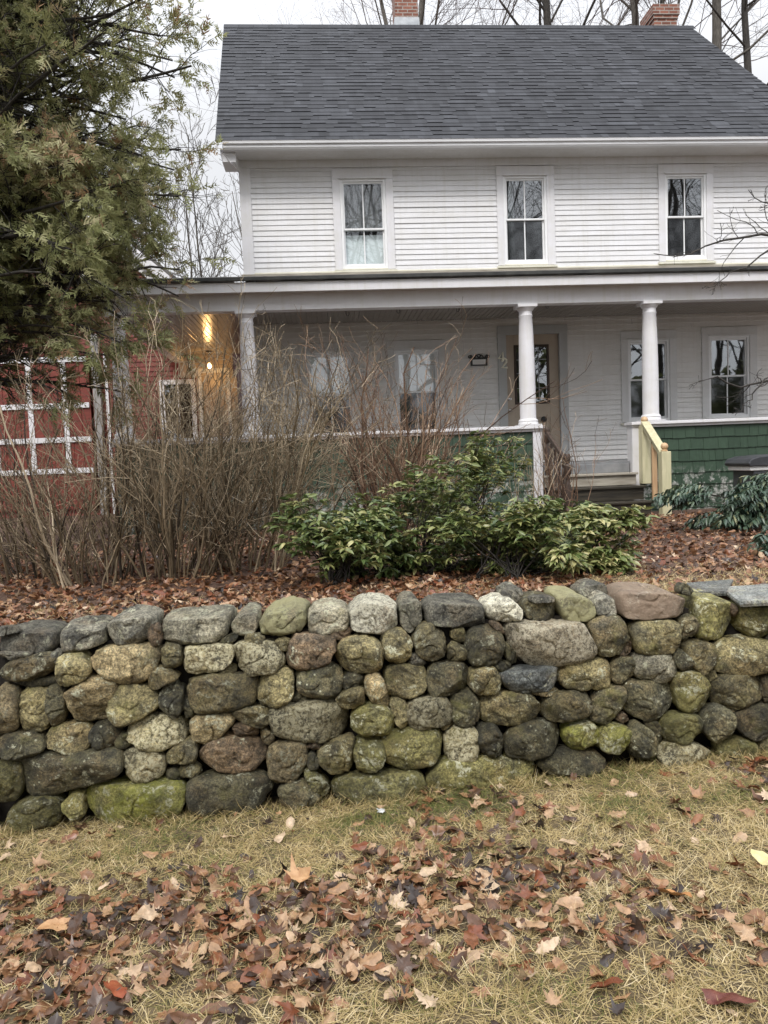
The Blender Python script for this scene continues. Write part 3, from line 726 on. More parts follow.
def window(w, trim, lite=True):
    x0, x1, z0, z1 = w['c']; a, b_, c, d = w['g']; mid = w['mid']
    fw = .062   # vinyl frame
    root = None
    m_ = MB()
    ix0, ix1, iz0, iz1 = a - fw, b_ + fw, c - fw, d + fw
    m_.box(x0, ix0, HY - .034, HY + .05, z0 + .05, iz1); m_.box(ix1, x1, HY - .034, HY + .05, z0 + .05, iz1)
    m_.box(x0 - .002, x1 + .002, HY - .037, HY + .05, iz1, z1)
    root = m_.build('window', trim, house, .004)
    m_ = MB(); m_.prism([(x0 - .02, HY - .07, z0), (x0 - .02, HY - .07, z0 + .035), (x0 - .02, HY + .05, z0 + .05), (x0 - .02, HY + .05, z0)], (x1 - x0 + .04, 0, 0))
    m_.box(ix0, ix1, HY - .03, HY + .04, z0 + .05, iz0); m_.build('sill', M['cream'], root, .003)
    m_ = MB(); m_.box(ix0 - .018, ix1 + .018, HY - .06, HY - .035, iz1 - .004, iz1 + .022); m_.build('drip_cap', trim, root, .003)
    m_ = MB(); t = .022
    m_.box(ix0, a - .02, HY - .018, HY + .09, iz0, iz1); m_.box(b_ + .02, ix1, HY - .018, HY + .09, iz0, iz1)
    m_.box(a - .02, b_ + .02, HY - .018, HY + .09, d + .02, iz1); m_.box(a - .02, b_ + .02, HY - .018, HY + .09, iz0, c + .0)
    m_.build('frame', M['vinyl'], root, .003)
    cx = (a + b_) / 2; mt = .010
    for (q0, q1, yy) in ((mid - .005, d + .02, HY + .010), (c, mid + .025, HY + .045)):
        m_ = MB(); m_.box(a - .02, a + .008, yy, yy + .03, q0, q1); m_.box(b_ - .008, b_ + .02, yy, yy + .03, q0, q1)
        m_.box(a + .008, b_ - .008, yy, yy + .03, q1 - .03, q1); m_.box(a + .008, b_ - .008, yy, yy + .03, q0, q0 + .03)
        m_.box(cx - mt, cx + mt, yy + .006, yy + .024, q0 + .03, q1 - .03); m_.build('sash', M['vinyl'], root, .002)
        lower = yy > HY + .03
        m_ = MB(); m_.quad((a, yy + .015, q0 + .02), (b_, yy + .015, q0 + .02), (b_, yy + .015, q1 - .02), (a, yy + .015, q1 - .02))
        m_.build('pane', M['screen'] if lower else M['glass'], root) if w['kind'] not in ('shade', 'blind') else m_.build('pane', M['screen'] if w['kind'] == 'blind' and lower else M['glass_weak'], root)
    kind = w['kind']
    if kind == 'shade':
        m_ = MB(); curtain(m_, a - .05, b_ + .05, HY + .16, mid + .06, d + .0); m_.build('curtain', M['lace'], root)
        m_ = MB(); m_.box(a - .05, b_ + .05, HY + .13, HY + .135, c - .05, mid - .06); m_.build('roller_shade', M['pale_shade'], root)
    if kind == 'blind':
        m_ = MB(); m_.box(a - .05, b_ + .05, HY + .082, HY + .086, mid + .026, d + .08); m_.build('roller_shade', M['shade'], root)
    if kind == 'sky':
        m_ = MB(); curtain(m_, a - .05, a + .16, HY + .18, c - .05, d + .05); m_.build('curtain', M['lace'], root)
    return root
def curtain(m_, x0, x1, y, z0, z1, n=40):
    for i in range(n):
        p, q = x0 + (x1 - x0) * i / n, x0 + (x1 - x0) * (i + 1) / n
        f = lambda X: y + .022 * math.sin(X * 60) + .01 * math.sin(X * 23)
        m_.quad((p, f(p), z0), (q, f(q), z0), (q, f(q), z1), (p, f(p), z1))
M['glass_weak'] = mat_glass('clear_glass', .12, (.96, .98, .98))
for w in wins_up: window(w, M['trim'])
for w in wins_dn: window(w, M['trim_porch'])
# door
m_ = MB(); x0, x1, z0, z1 = DOOR
m_.box(x0, 3.27, HY - .036, HY + .12, z0, 4.02); m_.box(4.22, x1, HY - .036, HY + .12, z0, 4.02); m_.box(x0 - .003, x1 + .003, HY - .039, HY + .12, 4.02, z1)
door = m_.build('door', M['door_trim'], house, .004)
m_ = MB()
m_.box(3.27, 3.42, HY + .03, HY + .075, 1.78, 4.02); m_.box(4.05, 4.22, HY + .03, HY + .075, 1.78, 4.02)
m_.box(3.42, 4.05, HY + .03, HY + .075, 3.84, 4.02); m_.box(3.42, 4.05, HY + .03, HY + .075, 2.56, 2.80); m_.box(3.42, 4.05, HY + .03, HY + .075, 1.78, 1.93)
m_.box(3.42, 4.05, HY + .045, HY + .07, 1.93, 2.56)
for p, q in ((3.48, 3.72), (3.77, 4.0)): m_.box(p, q, HY + .036, HY + .046, 1.99, 2.5)
m_.build('slab', M['tan_door_lit_wall'], door, .006)
m_ = MB()
for p, q, s_, t_ in ((3.42, 3.46, 2.80, 3.84), (4.01, 4.05, 2.80, 3.84), (3.46, 4.01, 3.80, 3.84), (3.46, 4.01, 2.80, 2.84)): m_.box(p, q, HY + .018, HY + .05, s_, t_)
m_.build('glazing_bead', M['old_wood'], door, .004)
m_ = MB(); m_.quad((3.45, HY + .045, 2.83), (4.02, HY + .045, 2.83), (4.02, HY + .045, 3.81), (3.45, HY + .045, 3.81)); m_.build('glass', M['glass'], door)
m_ = MB()
for xx in (3.61, 3.86): m_.tube([(xx, HY + .036, 2.84), (xx, HY + .036, 3.80)], .006)
for zz in (3.08, 3.34, 3.58): m_.tube([(3.46, HY + .036, zz), (4.01, HY + .036, zz)], .005)
m_.tube([(3.735 + .07 * math.cos(t / 10 * 6.283), HY + .036, 3.33 + .2 * math.sin(t / 10 * 6.283)) for t in range(11)], .005)
m_.build('leaded_came', M['lead'], door)
m_ = MB(); m_.lathe(0, 0, [(.026, 0), (.03, .006), (.014, .012), (.014, .035), (.028, .05), (.03, .065), (.02, .078)], 16)
kn = m_.build('knob', M['nickel'], door, smooth=True); kn.location = (3.325, HY + .03, 2.70); kn.rotation_euler = (R(90), 0, 0)
m_ = MB(); m_.lathe(0, 0, [(.028, 0), (.03, .01), (.012, .016), (.010, .024)], 16)
kn = m_.build('deadbolt', M['nickel'], door, smooth=True); kn.location = (3.325, HY + .03, 2.90); kn.rotation_euler = (R(90), 0, 0)
m_ = MB(); m_.lathe(0, 0, [(.05, 0), (.055, .012), (.03, .03), (.012, .034)], 20)
kn = m_.build('knocker', M['dark_metal'], door, smooth=True); kn.location = (3.93, HY + .03, 2.52); kn.rotation_euler = (R(90), 0, 0)

# ------------------------------------------------------------------ porch (part of the house)
PX0, PX1, PY = -3.02, 9.1, 11.5
m_ = MB()
m_.box(PX0, PX1, PY - .02, HY - .04, 1.715, 1.755); m_.box(PX0, HX0 - .03, HY - .04, 16.9, 1.715, 1.755)
porch = m_.build('porch', M['grey_floor'], house)
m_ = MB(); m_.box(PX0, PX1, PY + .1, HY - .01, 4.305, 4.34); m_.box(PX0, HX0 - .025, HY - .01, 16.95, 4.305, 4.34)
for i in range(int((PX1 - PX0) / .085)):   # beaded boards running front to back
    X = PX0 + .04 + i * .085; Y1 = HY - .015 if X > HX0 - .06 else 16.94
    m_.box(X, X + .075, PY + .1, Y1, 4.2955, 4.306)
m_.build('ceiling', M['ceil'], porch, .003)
m_ = MB(); m_.box(PX0 - .05, PX1, PY - .09, PY + .09, 4.14, 4.40); m_.box(PX0 - .05, PX0 + .13, PY + .09, 16.9, 4.14, 4.40); m_.build('beam', M['trim'], porch, .006)
m_ = MB(); m_.box(PX0 - .28, PX1, 11.21, 11.235, 4.36, 4.50); m_.box(PX0 - .28, PX0 - .255, 11.235, 16.9, 4.36, 4.50); m_.build('fascia', M['trim'], porch, .004)
m_ = MB(); m_.box(PX0 - .25, PX1, 11.235, PY + .02, 4.385, 4.41); m_.box(PX0 - .25, PX0 + .05, PY + .02, 16.9, 4.385, 4.41); m_.build('soffit', M['trim_porch'], porch)
m_ = MB()   # low pitched porch roof
for i in range(40):
    a = PX0 - .3 + (PX1 - PX0 + .3) * i / 40; b_ = PX0 - .3 + (PX1 - PX0 + .3) * (i + 1) / 40; j = .008 * mnoise.noise(Vector((a * 3, 0, 0)))
    m_.prism([(a, 11.17, 4.502 + j), (a, 11.17, 4.545 + j), (a, HY - .03, 5.115 + j * .5), (a, HY - .03, 5.06)], (b_ - a, 0, 0))
m_.prism([(PX0 - .3, 13.4, 5.06), (PX0 - .3, 13.4, 5.10), (PX0 - .3, 16.9, 5.10), (PX0 - .3, 16.9, 5.06)], (1.9, 0, 0))
m_.build('porch_roof', M['porch_roof'], porch)
m_ = MB(); m_.box(PX0 - .31, PX1, 11.155, 11.168, 4.515, 4.56); m_.build('drip_edge', M['drip'], porch)
m_ = MB(); m_.box(HX0 - .05, HX1, HY - .10, HY - .028, 5.085, 5.132)
m_.build('wall_flashing', M['weather'], porch)
def column(x, y=PY):
    m_ = MB()
    prof = [(.150, 2.36), (.150, 2.385), (.142, 2.40), (.148, 2.415), (.138, 2.435), (.124, 2.445), (.120, 2.47), (.121, 2.9), (.117, 3.3), (.108, 3.7), (.098, 3.96), (.103, 3.968), (.103, 3.985), (.097, 3.992), (.097, 4.04), (.110, 4.055), (.128, 4.08), (.13, 4.095)]
    m_.lathe(x, y, prof, 32); m_.box(x - .145, x + .145, y - .145, y + .145, 4.095, 4.139); m_.box(x - .165, x + .165, y - .165, y + .165, 2.338, 2.362)
    return m_.build('column', M['trim'], porch, smooth=True)
for x in (-2.87, -1.04, 3.10, 5.01, 8.9): column(x)
# shingled half wall
grng = np.random.default_rng(21)
def shingles(x0, x1, Y, z0, z1, ex=.178, side=None):
    m_ = MB(); z = z1
    while z > z0:
        zb = max(z - ex, z0); x = x0
        while x < x1 - .005:
            w = grng.choice([.1, .13, .16, .19, .22]) * grng.uniform(.9, 1.1); e = min(x1, x + w)
            if x1 - e < .05: e = x1
            m_.cur = float(np.clip(grng.normal(.5, .25), 0, 1)); j = grng.normal(0, .004); g = .0022
            a = (x + g, Y - .022, zb + j), (e - g, Y - .022, zb + j + grng.normal(0, .002)), (e - g, Y - .004, z + .012), (x + g, Y - .004, z + .012)
            if side is not None: a = tuple((side - (Y - p[1]), p[0], p[2]) for p in a)
            n = (0, .016, 0) if side is None else (.016, 0, 0)
            m_.prism(a, n); x = e
        z = zb
    return m_
HWY = PY - .075
m_ = shingles(PX0 + .08, 3.135, HWY, .93, 2.25); m_.box(PX0 + .02, 3.135, HWY, PY + .08, .93, 2.25); m_.build('half_wall', M['green'], porch)
m_ = shingles(4.78, PX1, HWY, .93, 2.25); m_.box(4.78, PX1, HWY, PY + .08, .93, 2.25); m_.build('half_wall', M['green'], porch)
m_ = shingles(PY, 16.9, 0, .93, 2.25, side=PX0 + .01); m_.box(PX0 + .01, PX0 + .12, PY + .08, 16.9, .93, 2.25); m_.build('half_wall', M['green'], porch)
for p, q in ((PX0 - .06, 3.30), (4.64, PX1)):
    m_ = MB(); m_.box(p, q, PY - .165, PY + .13, 2.292, 2.338); m_.box(p + .02, q - .02, PY - .125, PY + .10, 2.252, 2.293); m_.build('cap_rail', M['trim'], porch, .006)
m_ = MB(); m_.box(3.137, 3.275, PY - .115, PY + .085, 1.0, 2.25); m_.build('end_post', M['trim'], porch, .005)
m_ = MB(); m_.box(4.665, 4.778, PY - .115, PY + .085, 1.0, 2.25); m_.build('end_post', M['trim'], porch, .005)

# steps
steps = thing('porch_steps', 'weathered grey and dark wet wooden steps up to the porch', 'steps', (4.0, 11.0, .98))
for (zt, zb, y0, y1, mt, mr) in ((1.756, 1.585, 11.44, 11.50, 'grey_floor', 'grey_floor'), (1.585, 1.40, 11.19, 11.45, 'weather', 'weather'), (1.395, 1.19, 10.92, 11.2, 'step', 'step'), (1.185, .99, 10.66, 10.93, 'step', 'step')):
    m_ = MB(); m_.box(-.70, .64, y0 - 11.0 + .012, y1 - 11.0 - .008, zb - .98, zt - .98 - .034); m_.build('riser', M[mr], steps, .004)
    m_ = MB()
    m_.box(-.72, .66, y0 - 11.0 - .025, y0 - 11.0 + .13, zt - .98 - .034, zt - .98); m_.box(-.72, .66, y0 - 11.0 + .137, y1 - 11.0 + .03, zt - .98 - .034, zt - .98 - .001)
    if zt < 1.7: m_.build('tread', M[mt], steps, .006)
# new wooden stair railing
rail = thing('stair_railing', 'new unpainted pine stair railing with two ball topped posts', 'railing', (4.8, 10.9, .98))
def newel(x, y, zb, zt, w=.068):
    m_ = MB(); m_.box(x - w, x + w, y - w, y + w, zb, zt); o = m_.build('newel_post', M['pine'], rail, .009)
    m_ = MB(); m_.lathe(x, y, [(.03, zt - .002), (.045, zt + .008), (.045, zt + .018), (.026, zt + .03)] + [(.052 * math.sin(a), zt + .072 - .052 * math.cos(a)) for a in np.linspace(.5, 3.05, 10)], 18)
    m_.build('ball_finial', M['cedarwood'], o, smooth=True)
newel(.03, .42, .42, 1.31); newel(-.005, -.33, -.03, .90)
m_ = MB(); m_.prism([(-.03, .352, 1.24), (-.03, .352, 1.33), (-.03, -.262, .88), (-.03, -.262, .79)], (.085, 0, 0)); m_.prism([(-.05, .352, 1.331), (-.05, .352, 1.36), (-.05, -.262, .91), (-.05, -.262, .881)], (.125, 0, 0)); m_.build('handrail', M['pine'], rail, .005)
m_ = MB(); m_.box(-.03, .045, .02, .058, .20, 1.05); m_.build('baluster', M['cedarwood'], rail, .004)
# old turned railing on the other side of the steps
old = thing('old_railing', 'old dark brown turned wooden railing on the left of the steps', 'railing', (3.36, 10.9, .98))
def turned(x, y, zb, zt, r, nm):
    h = zt - zb; m_ = MB()
    prof = [(r * .9, 0), (r * .9, .12), (r * 1.1, .14), (r * .55, .18), (r * .8, .30), (r * 1.0, .42), (r * .7, .55), (r * .5, .66), (r * .95, .70), (r * .95, .82), (r * .5, .85), (r * .8, .90), (r * .9, .95), (r * .6, 1.0)]
    m_.lathe(x, y, [(a, zb + b_ * h) for a, b_ in prof], 16); return m_.build(nm, M['old_wood'], old, smooth=True)
turned(-.03, .42, .6, 1.33, .05, 'newel_post'); turned(.04, -.30, .0, .92, .055, 'newel_post')
for t in (.2, .4, .6, .8): turned(-.03 + .07 * t, .42 - .72 * t, .50 - .52 * t + .03, 1.16 - .42 * t, .026, 'baluster')
m_ = MB(); m_.prism([(-.055, .40, 1.20), (-.055, .40, 1.27), (-.0, -.27, .86), (.0, -.27, .79)], (.05, 0, 0)); m_.build('handrail', M['old_wood'], old, .008)

# small things on the porch
o = thing('wall_sign', 'small black iron name plaque with scrolled top on the porch wall', 'plaque', (2.78, HY - .03, 3.58))
m_ = MB(); m_.box(-.15, .15, -.012, .0, -.09, .055)
m_.build('plate', M['dark_metal'], o, .004)
m_ = MB(); m_.box(-.115, .115, -.017, -.0122, -.065, .02); m_.build('face', M['clap_porch'], o)
m_ = MB()
for s_ in (-1, 1):
    m_.tube([(s_ * (.02 + .14 * t), -.01, .07 + .028 * math.sin(t * 9)) for t in np.linspace(0, 1, 12)], .011)
    m_.tube([(s_ * .165 + .02 * math.cos(a), -.01, .072 + .02 * math.sin(a)) for a in np.linspace(0, 6, 10)], .009)
m_.tube([(.03 * math.cos(a), -.01, .085 + .022 * math.sin(a)) for a in np.linspace(0, 6.28, 12)], .01)
m_.build('scroll', M['dark_metal'], o)
o = thing('house_number', 'pale metal house number 42 screwed to the door casing', 'house number', (3.19, HY - .056, 3.55))
m_ = MB(); m_.tube([(.03, 0, -.03), (.03, 0, .10), (-.035, 0, .01), (.05, 0, .01)], .0155); d4 = m_.build('digit', M['brass'], o); d4.scale = (1.25, 1, 1.25); d4.location = (-.025, 0, .04)
m_ = MB(); m_.tube([(-.035, 0, .055), (-.02, 0, .085), (.005, 0, .095), (.03, 0, .078), (.03, 0, .05), (-.035, 0, -.03), (.045, 0, -.03)], .0155); d2 = m_.build('digit', M['brass'], o); d2.scale = (1.25, 1, 1.25); d2.location = (.035, 0, -.07)
for k_, (hx, hy_) in enumerate(((.45, 12.4), (1.25, 12.3), (2.2, 12.3), (3.62, 12.2))):
    m_ = MB(); m_.tube([(0, 0, .03), (0, 0, -.02)] + [(.025 - .025 * math.cos(a), 0, -.02 - .03 * math.sin(a)) for a in np.linspace(0.2, 4.2, 9)], .005)
    m_.lathe(0, 0, [(.02, .022), (.02, .029)], 10)
    ok_ = m_.build('ceiling_hook', M['dark_metal'], label=['iron ceiling hook above the left porch window', 'iron ceiling hook above the gap between the two left porch windows', 'iron ceiling hook just right of the second porch window', 'iron ceiling hook in front of the porch door'][k_], category='hook', group='hooks on the porch ceiling')
    ok_.location = (hx, hy_, 4.268)
# lit lamp under the side porch ceiling
lamp = thing('porch_lamp', 'small lit ceiling lamp glowing warm yellow over the side porch', 'lamp', (-2.28, 16.35, 4.29))
m_ = MB(); m_.lathe(0, 0, [(.05, -.001), (.07, -.02), (.035, -.035), (.03, -.07)], 20); m_.build('fixture', M['nickel'], lamp, smooth=True)
m_ = MB(); m_.tube([(0, 0, -.06), (0, 0, -.25)], .010); m_.build('stem', M['nickel'], lamp)
m_ = MB(); m_.lathe(0, 0, [(.02, -.24), (.03, -.26), (.045, -.295), (.045, -.32), (.028, -.343), (.005, -.35)], 20); m_.build('bulb', M['bulb'], lamp, smooth=True)
ld = bpy.data.lights.new('lamp_light', 'POINT'); ld.energy = 9; ld.color = (1, .56, .2); ld.shadow_soft_size = .06
lo = bpy.data.objects.new('lamp_light', ld); COL.objects.link(lo); lo.parent = lamp; lo.location = (0, -.02, -.46)
# grey box by the porch wall
bx = thing('storage_box', 'dark grey rounded lid of a box half hidden behind the drooping shrub', 'box', (6.35, 10.15, .98))
m_ = MB(); m_.prism([(x, -.32, z) for x, z in ((-.72, .66), (-.74, .70), (-.70, .755), (-.58, .79), (-.3, .805), (.3, .805), (.62, .79), (.74, .74), (.74, .66))], (0, .64, 0)); m_.build('lid', M['lid'], bx, .012)
m_ = MB(); m_.box(-.70, .70, -.29, .29, .60, .66); m_.build('rim', M['lid_white'], bx, .01)
m_ = MB(); m_.box(-.64, .68, -.27, .27, 0, .60); m_.build('body', M['lid'], bx, .02)

# ------------------------------------------------------------------ red barn
barn = thing('red_barn', 'red clapboard barn with white trim behind the left end of the porch', 'barn', (0, 0, 0))
BY = 17.0
m_ = MB(); BH = [(-7.55, -4.86, 1.1, 4.38), (-3.42, -2.72, 2.25, 3.75), (-2.62, -1.95, 1.76, 4.0), (-4.93, -4.38, 5.78, 6.55)]
clap(m_, -10.7, -1.86, .95, 4.8, BY, .105, BH, crng, .014)
z = 4.8   # gable rows shorten towards the peak
while z < 8.6:
    h = (8.72 - z) / .89; a, b_ = max(-10.7, -6.28 - h), min(-1.86, -6.28 + h); clap(m_, a, b_, z, min(z + .105, 8.7), BY, .105, BH, crng, .014); z += .105
m_.quad((-1.86, BY, .9), (-1.86, 27, .9), (-1.86, 27, 4.85), (-1.86, BY, 4.85)); m_.quad((-10.7, BY, .9), (-10.7, 27, .9), (-10.7, 27, 4.85), (-10.7, BY, 4.85))
m_.quad((-10.7, BY + .8, 1), (-1.86, BY + .8, 1), (-1.86, BY + .8, 4.8), (-10.7, BY + .8, 4.8))
m_.build('wall', M['redwood'], barn)
m_ = MB()
for s_ in (-1, 1):
    m_.prism([(-6.28, BY - .18, 8.90), (-6.28 + s_ * 4.75, BY - .18, 4.67), (-6.28 + s_ * 4.75, BY - .18, 4.57), (-6.28, BY - .18, 8.80)], (0, 10.5, 0))
br = m_.build('roof', M['porch_roof'], barn)
for s_ in (-1, 1):
    m_ = MB(); m_.prism([(-6.28, BY - .21, 8.80), (-6.28 + s_ * 4.72, BY - .21, 4.60), (-6.28 + s_ * 4.72, BY - .21, 4.36), (-6.28, BY - .21, 8.56)], (0, .05, 0)); m_.build('rake_board', M['trim'], br)
    m_ = MB(); m_.prism([(-6.28, BY - .07, 8.52), (-6.28 + s_ * 4.4, BY - .07, 4.60), (-6.28 + s_ * 4.4, BY - .07, 4.44), (-6.28, BY - .07, 8.36)], (0, .05, 0)); m_.build('frieze_board', M['trim'], br)
m_ = MB(); m_.box(-7.50, -4.90, BY - .05, BY, 1.1, 4.35)
for i in range(13): m_.box(-7.49 + i * .2, -7.30 + i * .2, BY - .062, BY - .05, 1.12, 4.33)
bd = m_.build('barn_door', M['redwood'], barn, .004)
m_ = MB()
for X in (-7.45, -6.88, -6.14, -5.42): m_.box(X - .055, X + .055, BY - .085, BY - .062, 1.9, 4.28)
for zz in (1.94, 2.6, 3.32, 4.29): m_.box(-7.5, -4.92, BY - .095, BY - .086, zz - .055, zz + .055)
m_.build('white_batten', M['trim'], bd, .003)
m_ = MB(); m_.box(-4.82, -4.66, BY - .12, BY + .02, .95, 4.8); m_.build('post', M['grey_wood'], barn, .008)
m_ = MB(); m_.box(-4.58, -4.52, BY - .05, BY + .02, .95, 4.4); m_.build('trim_strip', M['trim'], barn)
def bwin(x0, x1, z0, z1):
    m_ = MB()
    for p, q, s_, t_ in ((x0, x0 + .1, z0, z1), (x1 - .1, x1, z0, z1), (x0 + .1, x1 - .1, z1 - .1, z1), (x0 + .1, x1 - .1, z0, z0 + .08), ((x0 + x1) / 2 - .02, (x0 + x1) / 2 + .02, z0 + .08, z1 - .1)): m_.box(p, q, BY - .045, BY + .04, s_, t_)
    w = m_.build('window', M['trim'], barn, .004); m_ = MB(); m_.quad((x0 + .1, BY + .01, z0 + .08), (x1 - .1, BY + .01, z0 + .08), (x1 - .1, BY + .01, z1 - .1), (x0 + .1, BY + .01, z1 - .1)); m_.build('pane', M['glass'], w)
bwin(-3.45, -2.69, 2.2, 3.8); bwin(-4.96, -4.35, 5.75, 6.58)
m_ = MB(); m_.box(-2.62, -2.55, BY - .05, BY + .03, 1.76, 4.02); m_.box(-2.02, -1.95, BY - .05, BY + .03, 1.76, 4.02); m_.box(-2.55, -2.02, BY - .05, BY + .03, 3.92, 4.02)
dr = m_.build('lamplit_wall_door', M['trim_porch'], barn, .004); m_ = MB(); m_.box(-2.55, -2.02, BY - .01, BY + .03, 1.78, 3.92); m_.box(-2.47, -2.10, BY - .022, BY - .01, 1.95, 2.6); m_.box(-2.47, -2.10, BY - .022, BY - .01, 2.8, 3.75); m_.build('slab', M['tan_door_lit_wall'], dr, .006)  # tan door stands in for a stretch of wall lit warm by the lamp
m_ = MB(); m_.box(-3.0, -1.87, BY - .03, BY + .02, 3.83, 4.32); m_.box(-2.66, -2.625, BY - .03, BY + .02, 1.76, 3.83); m_.box(-1.945, -1.80, BY - .03, BY + .02, 1.76, 3.83); m_.build('lamplit_tan_panel', M['tan_door_lit_wall'], barn, .004)  # tan boards put the warm glow of the porch corner into the colour
# ------------------------------------------------------------------ growing things
def unit(a): return a / (np.linalg.norm(a, axis=-1, keepdims=True) + 1e-12)
def grow(rng, P0, D, L, n, wb=.25, up=0.0, drop=0.0):
    m = len(P0); P = np.zeros((m, n, 3)); P[:, 0] = P0; d = unit(D); st = (np.asarray(L) / (n - 1)).reshape(-1, 1) * np.ones((m, 1))
    for i in range(1, n):
        P[:, i] = P[:, i - 1] + d * st
        d = d + rng.normal(0, wb, (m, 3)); d[:, 2] += up - drop * i / n; d = unit(d)
    return P
def kids(rng, P, Rd, k, t0, t1, ang, lratio, rratio, L=None, n=4, wb=.2, up=.1, drop=0, taper=.35, jl=.35, flat=0):
    m, q, _ = P.shape; par = np.repeat(np.arange(m), k); t = rng.uniform(t0, t1, len(par)) * (q - 1.001)
    i = t.astype(int); f = (t - i)[:, None]
    p0 = P[par, i] * (1 - f) + P[par, i + 1] * f; T = unit(P[par, i + 1] - P[par, i]); r = (Rd[par, i] * (1 - f[:, 0]) + Rd[par, i + 1] * f[:, 0])
    rv = rng.normal(size=p0.shape); rv[:, 2] *= (1 - flat); o = unit(rv - T * (rv * T).sum(1, keepdims=True))
    a = np.radians(rng.normal(ang, ang * .25, len(par)))[:, None]; D = T * np.cos(a) + o * np.sin(a)
    plen = np.linalg.norm(np.diff(P, axis=1), axis=2).sum(1)[par]
    ln = (plen * lratio * (1.15 - .6 * t / (q - 1)) if L is None else np.full(len(par), L)) * rng.uniform(1 - jl, 1 + jl, len(par))
    C = grow(rng, p0, D, ln, n, wb, up, drop); r0 = np.minimum(r * rratio, r)
    return C, r0[:, None] * np.linspace(1, taper, n)[None], par
def tubes(P, Rd, k=3):
    m, n, _ = P.shape
    T = np.zeros_like(P); T[:, 1:-1] = P[:, 2:] - P[:, :-2]; T[:, 0] = P[:, 1] - P[:, 0]; T[:, -1] = P[:, -1] - P[:, -2]; T = unit(T)
    ref = np.where(np.abs(T[:, :1, 2:3]) > .8, np.array([1., 0, 0]), np.array([0, 0, 1.])); U = unit(np.cross(T, ref)); W = np.cross(T, U)
    a = np.linspace(0, 2 * np.pi, k, endpoint=False)
    V = P[:, :, None] + Rd[:, :, None, None] * (U[:, :, None] * np.cos(a)[None, None, :, None] + W[:, :, None] * np.sin(a)[None, None, :, None])
    I = np.arange(m * n * k).reshape(m, n, k); J = np.roll(I, -1, 2)
    F = np.stack([I[:, :-1].ravel(), J[:, :-1].ravel(), J[:, 1:].ravel(), I[:, 1:].ravel()], 1)
    return V.reshape(-1, 3), F
def twig_mesh(name, sets, rng=None, tint=None):
    Vs = []; Fs = []; Ts = []; k0 = 0
    for q, (P, Rd, k) in enumerate(sets):
        V, F = tubes(P, Rd, k); Vs.append(V); Fs.append(F + k0); k0 += len(V)
        if rng is not None: Ts.append(np.repeat(np.clip(rng.normal(tint[q], .26, len(P)), 0, 1), P.shape[1] * k))
    return mesh_np(name, np.concatenate(Vs), [np.concatenate(Fs)], np.concatenate(Ts) if rng is not None else None, smooth=True)
def rotmats(rng, fwd, upv=None, roll=0.4):
    """frames with x along fwd and z roughly along upv"""
    X = unit(fwd); U = np.broadcast_to(np.array([0, 0, 1.]) if upv is None else upv, X.shape) + rng.normal(0, roll, X.shape)
    Y = unit(np.cross(U, X)); Zz = np.cross(X, Y); return np.stack([X, Y, Zz], 2)
def inst(tV, tF, Rm, pos, sc):
    """tV (k,3) copied with rotation, place and size"""
    V = np.einsum('mij,kj->mki', Rm, tV) * np.asarray(sc)[:, None, None] + pos[:, None]
    k = len(tV); m = len(pos)
    return V.reshape(-1, 3), [(f[None] + (np.arange(m) * k)[:, None, None]).reshape(-1, f.shape[1]) for f in tF]
def merge(parts):
    Vs = []; Fq = {}; k0 = 0; T = []
    for V, Fl, t in parts:
        Vs.append(V); T.append(t)
        for f in Fl: Fq.setdefault(f.shape[1], []).append(f + k0)
        k0 += len(V)
    return np.concatenate(Vs), [np.concatenate(x) for x in Fq.values()], np.concatenate(T)
def blade_leaf(w=.17, fold=.05, droop=.12):
    x = np.array([0, .3, .65, 1.0]); hw = np.array([0, w, w * .9, 0]); zz = -droop * x ** 2
    V = [(x[i], 0, zz[i]) for i in range(4)] + [(x[i], s * hw[i], zz[i] + fold) for s in (1, -1) for i in (1, 2)]
    V = np.array(V); return V, [np.array([[0, 1, 4], [2, 3, 5], [1, 0, 6], [3, 2, 7]]), np.array([[1, 2, 5, 4], [2, 1, 6, 7]])]

# --- bare shrubs
def shrub(label, x, y, h, spread, n, seed, mat, lean=(0, 0), base=.28, name='bare_shrub', grp='bare shrubs before the porch', sub=(9, 5), r0=.0095, t=(.5, .55, .6), thick=1.0):
    rng = np.random.default_rng(seed); z = float(gz(x, y))
    root = thing(name, label, 'shrub', (x, y, z), grp)
    a = rng.uniform(0, 6.283, n); rr = base * np.sqrt(rng.random(n)); P0 = np.stack([rr * np.cos(a), rr * np.sin(a), np.full(n, -.03)], 1)
    D = np.stack([np.cos(a) * spread * rng.uniform(0, 1.3, n) + lean[0] + rng.normal(0, .12, n), np.sin(a) * spread * rng.uniform(0, 1.3, n) + lean[1], np.ones(n)], 1)
    L = h * rng.uniform(.40, 1.12, n)
    P = grow(rng, P0, D, L, 9, .13, .04); Rd = (r0 * rng.uniform(.6, 1.4, n))[:, None] * np.linspace(1, .35, 9)[None] * thick
    P2, R2, _ = kids(rng, P, Rd, sub[0], .12, .97, 34, .42, .62, n=6, wb=.17, up=.07)
    P3, R3, _ = kids(rng, P2, R2, sub[1], .2, 1, 40, .45, .7, n=4, wb=.2, up=.04)
    R3 = np.maximum(R3, .0018); R2 = np.maximum(R2, .0024)
    link('stems', twig_mesh('stems', [(P, Rd, 4)], rng, (t[0],)), mat, root)
    link('twigs', twig_mesh('twigs', [(P2, R2, 3), (P3, R3, 3)], rng, t[1:]), mat, root)
    return root
shrub('tangled bare brown shrub at the far left edge under the cedar', -2.85, 7.2, 1.55, .48, 36, 1, M['twig'], (-.22, 0), .4, t=(.35, .4, .45), sub=(7, 4))
